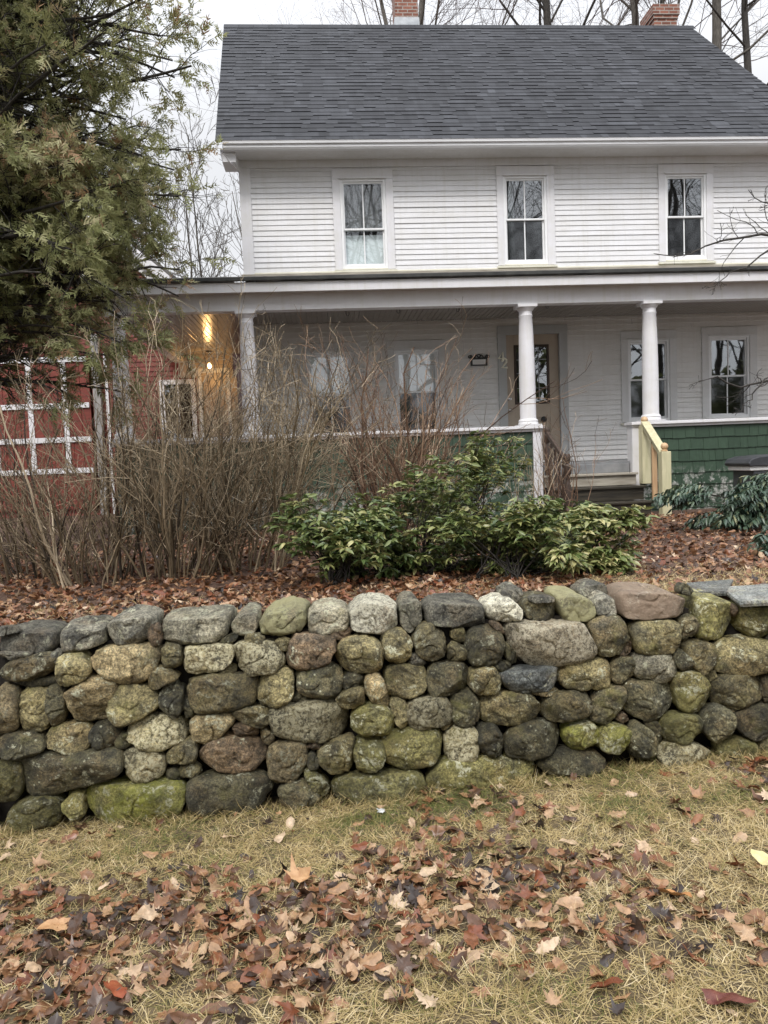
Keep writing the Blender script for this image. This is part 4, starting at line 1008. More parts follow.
shrub('dense bare shrub beside the leftmost one, in front of the barn door', -2.0, 6.75, 1.7, .38, 38, 2, M['twig'], (-.06, .05), .38, t=(.45, .5, .5), sub=(7, 4))
shrub('tall dense bare shrub in front of the lit corner of the porch', -1.30, 6.8, 1.95, .32, 48, 3, M['twig'], (.05, .06), .34, t=(.5, .5, .55))
shrub('bare shrub of many upright stems below the left porch column', -.72, 6.95, 1.85, .30, 38, 4, M['twig'], (.10, .05), .32, t=(.55, .55, .6))
shrub('thin bare shrub between the left porch column and the reddish shrub', -.28, 7.7, 1.95, .24, 15, 5, M['twig'], (.02, 0), .25, t=(.6, .6, .65), sub=(6, 3))
shrub('tall reddish bare shrub in front of the two left porch windows', .70, 8.4, 2.3, .38, 56, 6, M['twig_red'], (.0, 0), .22, t=(.38, .52, .66), sub=(7, 3), r0=.011)
shrub('short reddish bare shoots beside the tall reddish shrub, near the black plaque', 1.35, 8.9, 1.75, .40, 16, 7, M['twig_red'], (.12, 0), .15, t=(.5, .5, .6), sub=(5, 2))
shrub('sparse bare sapling twigs in front of the porch steps', 3.00, 9.6, 1.62, .26, 13, 8, M['twig_red'], (.10, 0), .22, t=(.4, .45, .5), sub=(5, 2), r0=.007)
shrub('few pale bare shoots in front of the white porch end post', 2.45, 9.4, 1.35, .30, 9, 9, M['twig'], (0, 0), .2, t=(.6, .6, .6), sub=(4, 2), r0=.006)

# --- leafy evergreen bushes
def bush(name, label, x, y, rx, ry, h, nw, seed, mat, leaf=.085, wid=.17, per=(6, 9), hang=.35, tshift=0.0, grp=None, zlow=.05, spray=False):
    rng = np.random.default_rng(seed); z = float(gz(x, y)); root = thing(name, label, 'bush', (x, y, z), grp)
    # tips spread over a lumpy dome
    nl = 11; lob = np.stack([rng.normal(0, .55, nl) * rx, rng.normal(0, .55, nl) * ry, rng.uniform(.10, .80, nl) * h], 1); lr = rng.uniform(.30, .52, nl)
    k = rng.integers(0, nl, nw); d = unit(rng.normal(size=(nw, 3)))
    tip = lob[k] + d * (lr[k] * rng.uniform(.35, 1.05, nw))[:, None] * np.array([rx, ry, h * .55])
    tip[:, 2] = np.clip(tip[:, 2], zlow * rng.uniform(.4, 1.4, nw), None)
    ns = 9; base = np.stack([rng.normal(0, .10, ns), rng.normal(0, .10, ns), np.zeros(ns)], 1)
    s = rng.integers(0, ns, nw); tt = np.linspace(0, 1, 6)[None, :, None]
    mid = base[s] * .5 + tip * .5 * np.array([.8, .8, 1.15])
    P = (1 - tt) ** 2 * base[s][:, None] + 2 * tt * (1 - tt) * mid[:, None] + tt ** 2 * tip[:, None] + rng.normal(0, .012, (nw, 6, 3))
    P[:, -1] = tip
    b_ = rng.random(nw) < .14; link('branches', twig_mesh('branches', [(P[b_], np.linspace(.006, .0022, 6)[None] * np.ones((b_.sum(), 1)), 3)]), M['bark_dark'], root)
    dirn = unit(P[:, -1] - P[:, -2]); parts = []
    if not spray:
        cnt = rng.integers(per[0], per[1], nw); rep = np.repeat(np.arange(nw), cnt); m = len(rep)
        az = rng.uniform(0, 6.283, m); o = np.stack([np.cos(az), np.sin(az), np.zeros(m)], 1)
        fw = o + dirn[rep] * rng.uniform(.2, .9, m)[:, None]; fw[:, 2] -= hang * rng.uniform(.2, 1.8, m)
        pos = tip[rep] - dirn[rep] * rng.uniform(0, .035, m)[:, None]
    else:
        cnt = rng.integers(per[0], per[1], nw); rep = np.repeat(np.arange(nw), cnt); m = len(rep)
        u = rng.random(m); side = np.where(rng.random(m) < .5, 1, -1.)[:, None]
        hz = unit(np.cross(dirn, [0, 0, 1.]) + 1e-6); fw = side * hz[rep] * 1.0 + dirn[rep] * .55; fw[:, 2] -= hang * rng.uniform(.4, 1.5, m)
        along = dirn.copy(); along[:, 2] *= .3; along = unit(along)
        pos = tip[rep] + along[rep] * (.24 * (u - .35))[:, None]; pos[:, 2] -= .10 * (u ** 2)
    vt = np.clip(rng.normal(.54 + tshift, .17, nw), 0, 1)[rep]
    tint = np.clip(vt + rng.normal(0, .14, m) + np.where(rng.random(m) < .06, .4, 0), 0, 1)
    for v in range(4):
        q = np.arange(m) % 4 == v
        tV, tF = blade_leaf(wid * (.8 + .12 * v), .03 + .03 * v, .05 + .09 * v)
        V, F = inst(tV, tF, rotmats(rng, fw[q], None, .45), pos[q], leaf * rng.uniform(.6, 1.2, q.sum())); parts.append((V, F, np.repeat(tint[q], len(tV))))
    V, F, T = merge(parts); link('leaves', mesh_np('leaves', V, F, T), mat, root)
    return root
RG = 'rhododendron bushes between the wall and the porch'
bush('rhododendron_bush', 'low glossy green rhododendron at the left end of the row, below the reddish shrub', .06, 6.0, .56, .45, .72, 520, 31, M['rhodo'], .082, .155, grp=RG, tshift=-.08)
bush('rhododendron_bush', 'broad rhododendron in the middle of the row with yellowish tips', .74, 6.15, .60, .5, .96, 640, 32, M['rhodo'], .082, .155, grp=RG)
bush('rhododendron_bush', 'tallest rhododendron reaching the porch rail behind the others', 1.42, 7.6, .40, .4, 1.24, 420, 33, M['rhodo'], .078, .16, grp=RG, tshift=.05)
bush('rhododendron_bush', 'rhododendron with paler leaves in front of the white end post', 1.40, 5.85, .54, .42, .72, 560, 34, M['rhodo'], .082, .155, grp=RG, tshift=.06)
bush('rhododendron_bush', 'yellow green rhododendron at the right end of the row before the steps', 1.98, 5.9, .44, .42, .56, 540, 35, M['rhodo'], .082, .155, grp=RG, tshift=.14)
bush('rhododendron_bush', 'small dark rhododendron between the row and the porch end post', 2.20, 7.6, .40, .4, .62, 240, 36, M['rhodo'], .078, .16, grp=RG, tshift=-.05)
bush('andromeda_bush', 'wide blue green bush with drooping leaf sprays below the green half wall', 5.45, 8.2, .95, .75, .66, 560, 37, M['pieris'], .105, .13, (14, 20), .8, spray=True)
bush('andromeda_bush', 'lower blue green drooping bush at the right edge nearer the wall', 4.50, 6.8, .78, .6, .60, 460, 38, M['pieris'], .10, .13, (14, 20), .8, spray=True)

# --- cedar at the left
def cedar():
    rng = np.random.default_rng(77); X, Y = -4.45, 9.2; z = float(gz(X, Y))
    root = thing('cedar_tree', 'tall ragged olive green cedar at the left with drooping sprays', 'tree', (X, Y, z))
    P = grow(rng, np.array([[0, 0, -.1]]), np.array([[.02, 0, 1.]]), [11.0], 14, .02, .05); Rd = (.20 * np.linspace(1, .12, 14))[None]
    n = 285; zz = rng.uniform(1.9, 10.4, n); zz[235:] = rng.uniform(2.5, 5.4, 50); az = np.where(rng.random(n) < .55, rng.uniform(-2.0, .75, n), rng.uniform(0, 6.283, n))
    az[235:] = rng.uniform(-1.25, .45, 50)
    L = np.interp(zz, [1.0, 2.0, 3.2, 4.3, 6.2, 8.5, 10.4], [1.4, 2.2, 2.8, 3.3, 2.85, 2.3, .9]) * rng.uniform(.62, 1.04, n); L[235:] = rng.uniform(2.0, 3.0, 50)
    i = np.clip((zz / 11 * 13).astype(int), 0, 12); P0 = P[0, i] + (P[0, i + 1] - P[0, i]) * (zz / 11 * 13 - i)[:, None]
    B = grow(rng, P0, np.stack([np.cos(az), np.sin(az), rng.uniform(.15, .55, n)], 1), L, 10, .09, .0, .10); RB = (.010 + .012 * L)[:, None] * np.linspace(1, .22, 10)[None]
    link('trunk', twig_mesh('trunk', [(P, Rd, 10)]), M['bark_cedar'], root)
    C, RC, _ = kids(rng, B, RB, 12, .15, 1, 42, .30, .55, n=6, wb=.13, up=.02, drop=.10, flat=.4)
    Dd, RD, _ = kids(rng, C, RC, 5, .2, 1, 45, .5, .6, n=5, wb=.15, up=-.02, drop=.2, flat=.3)
    RC = np.maximum(RC, .003); RD = np.maximum(RD, .002)
    link('branches', twig_mesh('branches', [(B, RB, 6), (C, RC, 3), (Dd, RD, 3)]), M['bark_dark'], root)
    # sprays: flat fans of scale-leaved branchlets
    temps = []
    for v in range(5):
        tr = np.random.default_rng(900 + v); V = []; F = []
        def strip(p, d, ln, w):
            d = d / np.linalg.norm(d); s = np.array([-d[1], d[0], 0]); q = p.copy(); k = len(V)
            for j in range(3):
                ww = w * (1, .9, .15)[j]; V.extend([q - s * ww, q + s * ww]); q = q + d * ln / 2 + np.array([0, 0, -.05 * ln * j])
            F.extend([[k, k + 1, k + 3, k + 2], [k + 2, k + 3, k + 5, k + 4]])
        ax = np.array([0, 0, 0.]); dr = np.array([1., 0, 0])
        for j in range(5):
            t = j / 5; p = np.array([t, .03 * np.sin(t * 7 + v), -.12 * t * t])
            for s in (1, -1):
                if tr.random() < .12: continue
                d = np.array([1., s * tr.uniform(.65, 1.2), tr.normal(0, .38)]); ln = (.42 - .30 * t) * tr.uniform(.7, 1.25); strip(p, d, ln * 1.25, .042)
                if tr.random() < .6: strip(p + d / np.linalg.norm(d) * ln * .5, d + np.array([.3, -s * .8 if tr.random() < .5 else s * .7, tr.normal(0, .4)]), ln * .6, .032)
            strip(p, dr, .22, .026)
        strip(np.array([.98, 0, -.12]), dr, .18, .022)
        temps.append((np.array(V), [np.array(F)]))
    Q = [Dd[:, k] for k in (1, 2, 3, 4)] + [(Dd[:, k] + Dd[:, k - 1]) / 2 for k in (2, 3, 4)] + [C[:, k] for k in (2, 4, 5)]; A = np.concatenate(Q); T = np.concatenate([Dd[:, k] - Dd[:, k - 1] for k in (1, 2, 3, 4, 2, 3, 4)] + [C[:, k] - C[:, k - 1] for k in (2, 4, 5)])
    # clumps: neighbouring sprays come and go together, so the sky shows through
    clump = np.array([mnoise.noise(Vector(p) * 1.15 + Vector((3, 1, 7))) + .5 * mnoise.noise(Vector(p) * 3.1) for p in A])
    vis = (clump > -.15) & (rng.random(len(A)) < .47)
    A, T, cl = A[vis], T[vis], clump[vis]; m = len(A)
    fw = unit(T) + rng.normal(0, .62, (m, 3)); fw[:, 2] -= .22
    tint = np.clip(.62 + .32 * np.array([mnoise.noise(Vector(p) * .8 + Vector((9, 4, 2))) for p in A]) + rng.normal(0, .14, m) + np.where(rng.random(m) < .03, .4, 0), 0, 1)
    parts = []
    for v in range(5):
        q = np.arange(m) % 5 == v; tV, tF = temps[v]
        V, F = inst(tV, tF, rotmats(rng, fw[q], None, 1.1), A[q], rng.uniform(.085, .20, q.sum())); parts.append((V, F, np.repeat(tint[q], len(tV))))
    V, F, Tn = merge(parts); print('cedar sprays', m, 'verts', len(V))
    link('foliage', mesh_np('foliage', V, F, Tn), M['cedar'], root)
cedar()

# --- bare trees
def tree(label, x, y, h, r, seed, mat=None, tmat=None, limbs=15, sub=(9, 7, 4), t0=.35, lean=(0, 0), lr=.55, grp='bare trees behind the house', name='bare_tree', fine=.004, ang=42):
    rng = np.random.default_rng(seed); z = float(gz(x, y)); root = thing(name, label, 'tree', (x, y, z), grp)
    P = grow(rng, np.array([[0, 0, -.2]]), np.array([[lean[0], lean[1], 1.]]), [h], 14, .05, .03); Rd = (r * np.linspace(1, .18, 14))[None]
    link('trunk', twig_mesh('trunk', [(P, Rd, 10)]), tmat or M['bark'], root)
    B, RB, _ = kids(rng, P, Rd, limbs, t0, .98, ang, lr, .34, n=9, wb=.13, up=.07)
    C, RC, _ = kids(rng, B, RB, sub[0], .2, 1, 40, .45, .45, n=6, wb=.16, up=.06)
    Dd, RD, _ = kids(rng, C, RC, sub[1], .15, 1, 40, .5, .6, n=5, wb=.18, up=.05)
    RC = np.maximum(RC, fine * 1.5); RD = np.maximum(RD, fine)
    link('limbs', twig_mesh('limbs', [(B, RB, 6)]), tmat or M['bark'], root); sets = [(C, RC, 4), (Dd, RD, 3)]
    if sub[2]:
        Ee, RE, _ = kids(rng, Dd, RD, sub[2], .2, 1, 40, .55, .7, n=3, wb=.15, up=.04); sets.append((Ee, np.maximum(RE, fine * .75), 3))
    link('crown', twig_mesh('crown', sets), mat or M['bark_pink'], root)
    return root
tree('bare tree with fine pinkish twigs behind the left chimney', 4.2, 31, 23, .30, 41)
tree('bare tree with crooked dark limbs rising between the two chimneys', 8.6, 30, 23.5, .34, 42, tmat=M['bark_dark'], t0=.55)
tree('bare tree with thick grey trunk just left of the brick chimney with the corbelled top', 11.15, 26, 22, .26, 43, t0=.5, lean=(-.02, 0))
tree('bare tree with the thickest trunk, right of the ridge end', 12.1, 24, 23, .29, 44, t0=.62)
tree('bare tree with dark trunk at the right edge beside the roof', 13.45, 24, 21, .22, 45, tmat=M['bark_dark'], t0=.55, lean=(.01, 0))
tree('slender bare tree between the thick trunk and the corbelled chimney, leaning left', 12.6, 27, 21, .13, 46, tmat=M['bark_dark'], lean=(-.05, 0), t0=.5, limbs=9)
tree('bare tree with fine twigs far behind the middle of the ridge', 6.6, 36, 26, .28, 47, t0=.5)
for k, (sx_, sy_, hh) in enumerate(((-5.0, 25.5, 8.6), (-4.1, 24.6, 9.4), (-3.3, 26.0, 10.4), (-2.5, 25.0, 10.6), (-1.9, 27.5, 10.8))):
    tree(['leftmost of the five slim bare saplings beyond the porch roof, nearest the barn rake', 'second from the left of the five slim bare saplings beyond the porch roof', 'middle one of the five slim bare saplings beyond the porch roof', 'fourth of the five slim bare saplings, nearly touching the house corner', 'slim bare sapling half hidden behind the house corner'][k],
         sx_, sy_, hh, .075, 60 + k, tmat=M['bark'], mat=M['bark'], limbs=17, sub=(4, 3, 0), t0=.12, lr=.42, grp='saplings left of the house', name='bare_sapling', fine=.006, ang=24)
# bare tree at the right, its limbs reach into the picture
def side_tree():
    rng = np.random.default_rng(93); x, y = 6.9, 9.1; z = float(gz(x, y)); root = thing('bare_tree', 'bare ornamental tree whose dark twigs reach in at the right edge', 'tree', (x, y, z))
    P = grow(rng, np.array([[0, 0, -.1]]), np.array([[0, 0, 1.]]), [5.2], 10, .05, .05); Rd = (.085 * np.linspace(1, .2, 10))[None]
    link('trunk', twig_mesh('trunk', [(P, Rd, 8)]), M['bark'], root)
    def limb(pts, r0, r1):
        p = np.array(pts); t = np.linspace(0, len(p) - 1, 12); q = np.stack([np.interp(t, np.arange(len(p)), p[:, c]) for c in range(3)], 1); q += rng.normal(0, .018, q.shape); return q[None], np.linspace(r0, r1, 12)[None]
    o = np.array([x, y, z]); sets = []
    for pts, r0, r1, k, up in (([(6.9, 9.1, 3.6), (6.1, 9.0, 4.2), (5.4, 9.0, 4.46), (4.95, 9.0, 4.38), (4.5, 8.95, 4.26), (4.2, 8.95, 4.17), (3.95, 8.9, 4.22)], .022, .004, 9, .03),
                          ([(6.1, 9.0, 4.2), (5.75, 9.0, 4.5), (5.45, 9.0, 4.75), (5.15, 9.0, 4.9)], .018, .004, 8, .03), ([(5.6, 9.0, 4.38), (5.2, 8.95, 4.1), (4.85, 8.9, 3.95), (4.6, 8.9, 3.75)], .014, .003, 7, .0),
                          ([(6.9, 9.1, 2.35), (6.2, 9.0, 2.7), (5.5, 9.0, 2.75), (5.1, 9.0, 2.62), (4.75, 8.95, 2.74), (4.35, 8.9, 2.68)], .026, .004, 9, .02), ([(5.4, 9.0, 2.73), (5.1, 8.9, 2.45), (4.9, 8.9, 2.3)], .01, .003, 5, .0)):
        B, RB = limb(np.array(pts) - o, r0, r1); C, RC, _ = kids(rng, B, RB, k, .25, 1, 50, .17, .45, n=6, wb=.22, up=up); Dd, RD, _ = kids(rng, C, np.maximum(RC, .003), 4, .2, 1, 45, .4, .6, n=4, wb=.2, up=.02)
        sets += [(B, RB, 6), (C, np.maximum(RC, .0032), 4), (Dd, np.maximum(RD, .0022), 3)]
    B, RB, _ = kids(rng, P, Rd, 7, .5, 1, 40, .5, .5, n=8, wb=.15, up=.1); C, RC, _ = kids(rng, B, RB, 7, .2, 1, 40, .4, .5, n=5, wb=.2, up=.05)
    B = B.copy(); sets += [(B + 0, RB, 6), (C, RC, 4)]
    link('crown', twig_mesh('crown', sets), M['bark_dark'], root)
side_tree()
# woods across the road, seen only in the window glass
def woods():
    rng = np.random.default_rng(200); Vs = []; Fs = []; k = 0
    n = 40; P0 = np.stack([np.linspace(-26, 34, n) + rng.normal(0, .8, n), rng.uniform(-22, -13, n), np.full(n, .2)], 1)
    P = grow(rng, P0, np.tile([0, 0, 1.], (n, 1)), rng.uniform(15, 23, n), 10, .05, .05); Rd = rng.uniform(.15, .32, n)[:, None] * np.linspace(1, .2, 10)[None]
    B, RB, _ = kids(rng, P, Rd, 12, .25, 1, 48, .5, .5, n=7, wb=.15, up=.05); C, RC, _ = kids(rng, B, RB, 7, .2, 1, 40, .45, .5, n=5, wb=.2, up=.05); Dd, RD, _ = kids(rng, C, RC, 4, .2, 1, 40, .5, .6, n=3, wb=.2)
    link('far_woods', twig_mesh('far_woods', [(P, Rd, 6), (B, RB, 4), (C, RC, 3), (Dd, np.maximum(RD, .008), 3)]), M['bark_dark'], label='bare woods across the road', category='woods', kind='stuff')
    m = 5200; q = rng.integers(0, 18, m); cx = np.linspace(-24, 30, 18)[q] + rng.normal(0, .4, m); hz = rng.beta(1.1, 1.9, m); hgt = rng.uniform(5, 9, 18)[q]
    rad = (1 - hz) * 2.4 * np.sqrt(rng.random(m)) + .1; az = rng.uniform(0, 6.283, m); pos = np.stack([cx + rad * np.cos(az), -15.5 + rad * np.sin(az) + (q % 3) * 1.5, .4 + hz * hgt], 1)
    fw = np.stack([np.cos(az), np.sin(az), rng.uniform(-.5, .1, m)], 1); tV, tF = blade_leaf(.35, .05, .2)
    V, F = inst(tV, tF, rotmats(rng, fw, None, .4), pos, rng.uniform(.5, 1.0, m)); link('far_evergreens', mesh_np('far_evergreens', V, F, np.repeat(np.clip(rng.normal(.25, .15, m), 0, 1), len(tV))), M['cedar'], label='dark evergreens across the road', category='woods', kind='stuff')
woods()

# --- lawn grass, fallen leaves
def fbm(x, y, s, o): return np.array([mnoise.fractal(Vector((a * s + o, b_ * s - o, o)), 1.0, 2.0, 3) for a, b_ in zip(x, y)])
def blades(name, label, pts, rng, lmin, lmax, wid, tbase, mat, lay=1.2):
    m = len(pts); pts = pts.copy(); az = rng.uniform(0, 6.283, m); d = np.stack([np.cos(az) * lay, np.sin(az) * lay, rng.uniform(.15, 1.0, m)], 1)
    L = rng.uniform(lmin, lmax, m); P = grow(rng, pts, d, L, 4, .20, -.10)
    gzz = gz(P[:, :, 0], P[:, :, 1]); P[:, 1:, 2] = np.maximum(P[:, 1:, 2], gzz[:, 1:] + .004)
    T = unit(P[:, -1] - P[:, 0]); sdir = unit(np.cross(T, rng.normal(size=(m, 3)) * .4 + np.array([0, 0, 1.])))
    w = (wid * rng.uniform(.6, 1.4, m))[:, None] * np.array([.8, 1, .75, .12])[None]
    V = np.stack([P - sdir[:, None] * w[..., None], P + sdir[:, None] * w[..., None]], 2); I = np.arange(m * 8).reshape(m, 4, 2)
    F = np.stack([I[:, :-1, 0].ravel(), I[:, :-1, 1].ravel(), I[:, 1:, 1].ravel(), I[:, 1:, 0].ravel()], 1)
    link(name, mesh_np(name, V.reshape(-1, 3), [F], np.repeat(tbase, 8)), mat, label=label, category='grass', kind='stuff')
def lawn_pts(rng, n):
    y = 1.5 + 2.95 * rng.random(n) ** .8; hw = .55 + .62 * y + .35; x = rng.uniform(-1, 1, n) * hw + .075 * y + .06
    return x, y
def leafy(x, y):
    """where the fallen leaves gather: a drift along the left and middle, thinner to the right"""
    f = fbm(x, y, .95, 4.0) + .55 * fbm(x, y, 2.6, 9.0)
    band = np.exp(-((y - 3.05 - .10 * x) / .55) ** 2) * (1 - .62 * sm(.3, 1.5, x)) + .16 * (1 - sm(-.6, .2, x))
    return f * .75 + band
rng = np.random.default_rng(300)
x, y = lawn_pts(rng, 25000); c = leafy(x, y); keep = rng.random(len(x)) > np.clip(c * .55, 0, .52) + .26 * sm(.0, .35, fbm(x, y, 3.1, 40.0)); x, y, c = x[keep], y[keep], c[keep]
rep = np.repeat(np.arange(len(x)), rng.integers(4, 10, len(x))); px_, py_ = x[rep] + rng.normal(0, .013, len(rep)), y[rep] + rng.normal(0, .013, len(rep))
ok_ = py_ < 4.42; rep, px_, py_ = rep[ok_], px_[ok_], py_[ok_]
gf = fbm(x, y, 1.6, 21.0)
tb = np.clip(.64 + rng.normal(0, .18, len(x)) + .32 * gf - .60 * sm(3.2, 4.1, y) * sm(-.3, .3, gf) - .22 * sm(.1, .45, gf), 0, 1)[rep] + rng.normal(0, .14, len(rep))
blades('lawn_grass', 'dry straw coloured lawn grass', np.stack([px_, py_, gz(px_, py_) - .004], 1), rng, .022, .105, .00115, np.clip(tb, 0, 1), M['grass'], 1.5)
# straw and grass at the yard's edge behind the wall
x = rng.uniform(-3.6, 4.2, 5200); y = 4.74 + np.abs(rng.normal(0, .55, 5200)); k_ = rng.random(5200) < np.where(x > 1.6, .95, .30) * (1 - sm(5.6, 6.4, y)); x, y = x[k_], y[k_]
rep = np.repeat(np.arange(len(x)), 5); xx, yy_ = x[rep] + rng.normal(0, .02, len(rep)), y[rep] + rng.normal(0, .02, len(rep))
blades('yard_grass', 'thin dry grass along the top of the wall', np.stack([xx, yy_, gz(xx, np.maximum(yy_, 4.70)) - .003], 1), rng, .03, .09, .0015, np.clip(rng.normal(.66, .15, len(rep)), 0, 1), M['grass'], 1.3)
# grass and straw that hangs in the foot of the wall
x = rng.uniform(-2.6, 3.2, 2600); y = rng.normal(4.33, .05, 2600); k_ = rng.random(2600) < np.clip(.35 + fbm(x, y * 0, 1.7, 2.0) * 1.3, .05, 1); x, y = x[k_], y[k_]
rep = np.repeat(np.arange(len(x)), 5); xx, yy_ = x[rep] + rng.normal(0, .02, len(rep)), y[rep] + rng.normal(0, .015, len(rep))
blades('foot_grass', 'straw and grass caught along the foot of the stone wall', np.stack([xx, yy_, gz(xx, yy_)], 1), rng, .05, .13, .0014, np.clip(rng.normal(.48, .2, len(rep)), 0, 1), M['grass'], .9)

def leaf_temps(seed, n=10):
    tr = np.random.default_rng(seed); out = []
    for v in range(n):
        kind = v % 5
        if kind in (0, 1):    # maple: five pointed lobes
            ang = np.radians([180, 150, 128, 112, 96, 78, 62, 50, 36, 22, 0]); rad = np.array([.22, .42, .40, .85, .50, .62, 1.0, .52, .66, .60, 1.12])
        elif kind == 2:       # oak: rounded lobes down a long blade
            ang = np.radians([180, 150, 120, 100, 84, 66, 50, 38, 26, 14, 0]); rad = np.array([.5, .30, .34, .55, .34, .62, .45, .78, .70, .98, 1.15])
        else:                 # plain oval leaf
            ang = np.radians([180, 150, 120, 95, 75, 58, 44, 32, 22, 10, 0]); rad = np.array([.75, .58, .46, .44, .46, .52, .60, .72, .84, .95, 1.1])
        rad = rad * tr.uniform(.9, 1.1, len(rad)); pts = [(r * np.cos(a), r * np.sin(a)) for a, r in zip(ang, rad)]; pts += [(r * np.cos(a), -r * np.sin(a)) for a, r in zip(ang[1:-1][::-1], rad[1:-1][::-1] * tr.uniform(.9, 1.1))]
        p = np.array(pts); inner = p * .5; V2 = np.concatenate([[[0, 0]], inner, p]); L = len(p)
        cx, cy, tw = tr.uniform(-.3, .6), tr.uniform(-.4, .7), tr.uniform(-.5, .5)
        zz = cx * V2[:, 0] ** 2 * .55 + cy * V2[:, 1] ** 2 + tw * V2[:, 0] * V2[:, 1] + .06 * np.sin(V2[:, 0] * 6 + v) + .05 * np.sin(V2[:, 1] * 8 + v)
        V = np.stack([V2[:, 0], V2[:, 1], zz], 1) * .5
        i = np.arange(L); j = (i + 1) % L
        out.append((V, [np.stack([np.zeros(L, int), 1 + i, 1 + j], 1), np.stack([1 + i, 1 + L + i, 1 + L + j, 1 + j], 1)]))
    return out
LT = leaf_temps(5)
def scatter_leaves(name, label, x, y, rng, smin, smax, tint, lift=.03, tilt=.35):
    m = len(x); z = gz(x, y); parts = []; az = rng.uniform(0, 6.283, m); fw = np.stack([np.cos(az), np.sin(az), rng.normal(0, tilt, m)], 1)
    pos = np.stack([x, y, z + .008 + lift * rng.random(m) ** 1.5], 1)
    for v, (tV, tF) in enumerate(LT):
        q = np.arange(m) % len(LT) == v
        if q.any():
            V, F = inst(tV, tF, rotmats(rng, fw[q], None, tilt), pos[q], rng.uniform(smin, smax, q.sum())); parts.append((V, F, np.repeat(tint[q], len(tV))))
    V, F, T = merge(parts); link(name, mesh_np(name, V, F, T), M['leaf'], label=label, category='leaves', kind='stuff')
x, y = lawn_pts(rng, 10500); c = leafy(x, y); k_ = (rng.random(10500) < np.clip(c * .95 - .04, .05, .92)) & (y < 4.3); x, y = x[k_], y[k_]
scatter_leaves('leaf_litter', 'fallen brown maple and oak leaves on the lawn', x, y, rng, .036, .122, np.clip(rng.beta(1.2, 1.25, len(x)), 0, 1), .028, .32)
n = 17000; x = rng.uniform(-3.9, 5.6, n); y = 4.78 + 6.0 * rng.random(n) ** 1.7
k_ = rng.random(n) < np.where((x > 1.9) & (y < 5.6), .30, 1.0); x, y = x[k_], y[k_]
scatter_leaves('yard_leaf_litter', 'reddish brown leaf litter under the shrubs', x, y, rng, .03, .105, np.clip(rng.normal(.50, .22, len(x)), 0, 1), .03, .4)

# single leaves and scraps one can point to
def one_leaf(x, y, s, v, az, mat, label, lift=.02, tilt=(0, 0), nm='fallen_leaf'):
    V, F = LT[v]; o = link(nm, mesh_np(nm, V * s, F, np.full(len(V), .5)), mat, label=label, category='leaf', group='single leaves lying on the lawn')
    o.location = (x, y, float(gz(x, y)) + lift); o.rotation_euler = (tilt[0], tilt[1], az); return o
one_leaf(-.77, 2.525, .15, 3, 2.2, M['leaf_red'], 'large red brown leaf near the bottom edge, left of the middle', .03, (.35, .1))
one_leaf(1.15, 2.12, .19, 8, 2.4, M['leaf_plum'], 'big dark plum coloured leaf in the bottom right corner', .035, (.3, .2))
one_leaf(1.27, 2.74, .15, 4, 2.3, M['leaf_orange'], 'slim orange leaf lying on the dry grass at the right', .035, (.4, .2))
one_leaf(1.72, 2.94, .14, 9, -1.2, M['leaf_pale'], 'pale yellow leaf at the right edge', .04, (.2, .1))
one_leaf(-.19, 3.27, .19, 0, 1.1, M['leaf_tan'], 'large tan maple leaf in the middle of the leaf drift', .045, (.2, .15))
one_leaf(-1.17, 3.08, .17, 3, .4, M['leaf_tan'], 'broad tan leaf in the leaf drift at the left', .04, (.1, .2))
for (x, y, s, lab) in ((.225, 4.09, .020, 'small pale scrap of paper at the foot of the wall near the middle'),):
    mb = MB(); rr = random.Random(int(x * 1000)); P = [(s * (i - 2) * .5 + rr.uniform(-.006, .006), s * (j - 2) * .5 + rr.uniform(-.006, .006), rr.uniform(0, s * .55)) for j in range(5) for i in range(5)]
    mb.add(P, [(j * 5 + i, j * 5 + i + 1, j * 5 + i + 6, j * 5 + i + 5) for j in range(4) for i in range(4)])
    o = mb.build('paper_scrap', M['scrap'], label=lab, category='scrap'); o.location = (x, y, float(gz(x, y)) + .02)

# ------------------------------------------------------------------ light, sky, camera
SUN_EL, SUN_AZ = 48, 205          # behind the camera, a little to the left
w = bpy.data.worlds.new('World'); S.world = w; w.use_nodes = True; nt = w.node_tree
bg = nt.nodes['Background']; sky = nt.nodes.new('ShaderNodeTexSky'); sky.sky_type = 'NISHITA'; sky.sun_disc = False
sky.sun_elevation = R(SUN_EL); sky.sun_rotation = R(SUN_AZ); sky.air_density = 1.0; sky.dust_density = 3.0
hs = N(nt, 'ShaderNodeHueSaturation', Saturation=.25); nt.links.new(sky.outputs[0], hs.inputs['Color'])
tc = nt.nodes.new('ShaderNodeTexCoord'); sp = nt.nodes.new('ShaderNodeSeparateXYZ'); nt.links.new(tc.outputs['Generated'], sp.inputs[0])
cl = N(nt, 'ShaderNodeTexNoise', Scale=1.6, Detail=5, Roughness=.5); mp = nt.nodes.new('ShaderNodeMapping'); mp.inputs['Scale'].default_value = (1, 1, 2.5)
nt.links.new(tc.outputs['Generated'], mp.inputs['Vector']); nt.links.new(mp.outputs[0], cl.inputs['Vector'])
dk = ramp(nt, cl.outputs['Fac'], [(.3, (5.6, 5.8, 6.2)), (.7, (6.9, 7.0, 7.25))])
zr = N(nt, 'ShaderNodeMapRange'); nt.links.new(sp.outputs['Z'], zr.inputs['Value']); zr.inputs['From Min'].default_value = .35; zr.inputs['From Max'].default_value = 1.0; zr.inputs['To Min'].default_value = 1.0; zr.inputs['To Max'].default_value = 2.9
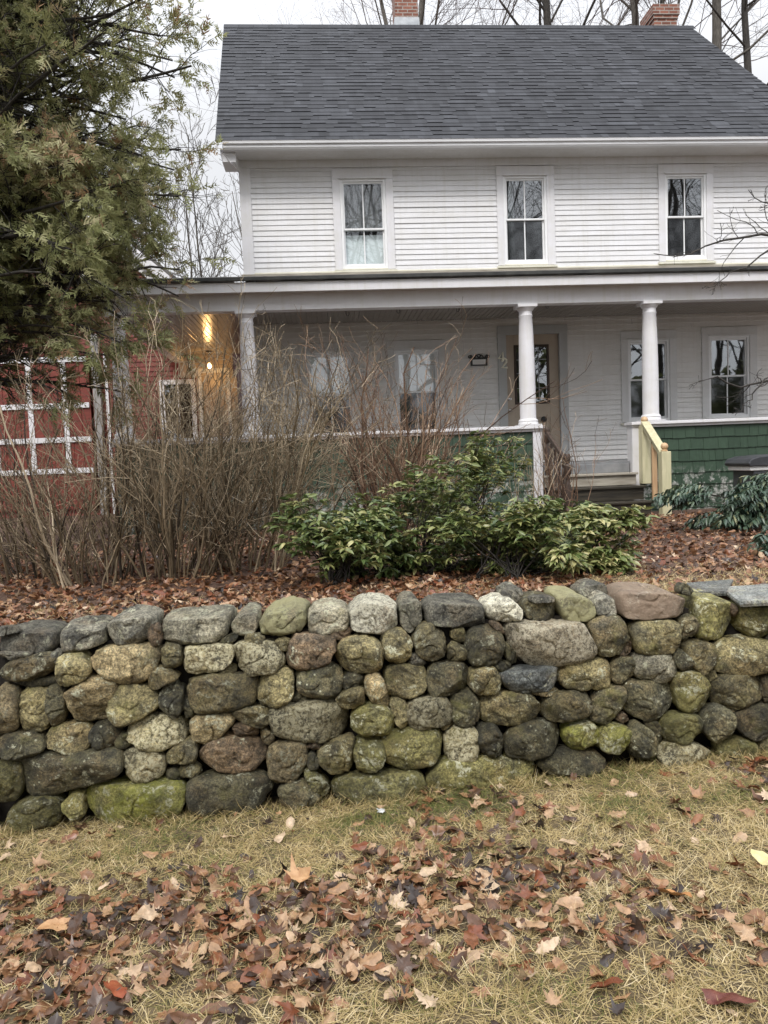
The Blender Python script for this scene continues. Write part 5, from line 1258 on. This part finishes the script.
yr_ = N(nt, 'ShaderNodeMapRange'); nt.links.new(sp.outputs['Y'], yr_.inputs['Value']); yr_.inputs['From Min'].default_value = .25; yr_.inputs['From Max'].default_value = -.8; yr_.inputs['To Min'].default_value = 1.0; yr_.inputs['To Max'].default_value = 1.8
mu = nt.nodes.new('ShaderNodeMath'); mu.operation = 'MULTIPLY'; nt.links.new(zr.outputs[0], mu.inputs[0]); nt.links.new(yr_.outputs[0], mu.inputs[1])
scn = nt.nodes.new('ShaderNodeVectorMath'); scn.operation = 'SCALE'; nt.links.new(dk, scn.inputs[0]); nt.links.new(mu.outputs[0], scn.inputs['Scale'])
c = mix(nt, .88, hs.outputs['Color'], scn.outputs[0]); nt.links.new(c, bg.inputs['Color']); bg.inputs['Strength'].default_value = .1
sd = bpy.data.lights.new('sun', 'SUN'); sd.energy = 1.5; sd.angle = R(14); sd.color = (1, .965, .92)
so = bpy.data.objects.new('sun', sd); COL.objects.link(so)
el, az = R(SUN_EL), R(SUN_AZ); dv = Vector((math.sin(az) * math.cos(el), math.cos(az) * math.cos(el), math.sin(el)))
so.rotation_euler = dv.to_track_quat('Z', 'Y').to_euler(); so.location = dv * 40

cam = bpy.data.cameras.new('camera'); co = bpy.data.objects.new('camera', cam); COL.objects.link(co); S.camera = co
yw, pi_, rl = R(4.283), R(3.941), R(-2.25)
fw = Vector((math.sin(yw) * math.cos(pi_), math.cos(yw) * math.cos(pi_), -math.sin(pi_))); r0 = Vector((math.cos(yw), -math.sin(yw), 0)); u0 = r0.cross(fw)
rt = math.cos(rl) * r0 + math.sin(rl) * u0; up = -math.sin(rl) * r0 + math.cos(rl) * u0
mw = Matrix((rt, up, -fw)).transposed().to_4x4(); mw.translation = (0, 0, 1.93); co.matrix_world = mw
cam.sensor_fit = 'AUTO'; cam.sensor_width = 36; cam.lens = 770 / 1024 * 36; cam.clip_start = .05; cam.clip_end = 2000
vs_ = S.view_settings; vs_.view_transform = 'Standard'; vs_.look = 'None'; vs_.exposure = 0.44; vs_.gamma = 1; vs_.use_curve_mapping = False
S.render.engine = 'CYCLES'; S.cycles.max_bounces = 6; S.cycles.diffuse_bounces = 3; S.cycles.glossy_bounces = 3; S.cycles.transmission_bounces = 4; S.cycles.transparent_max_bounces = 12
S.render.resolution_x = 768; S.render.resolution_y = 1024; S.render.resolution_percentage = 100
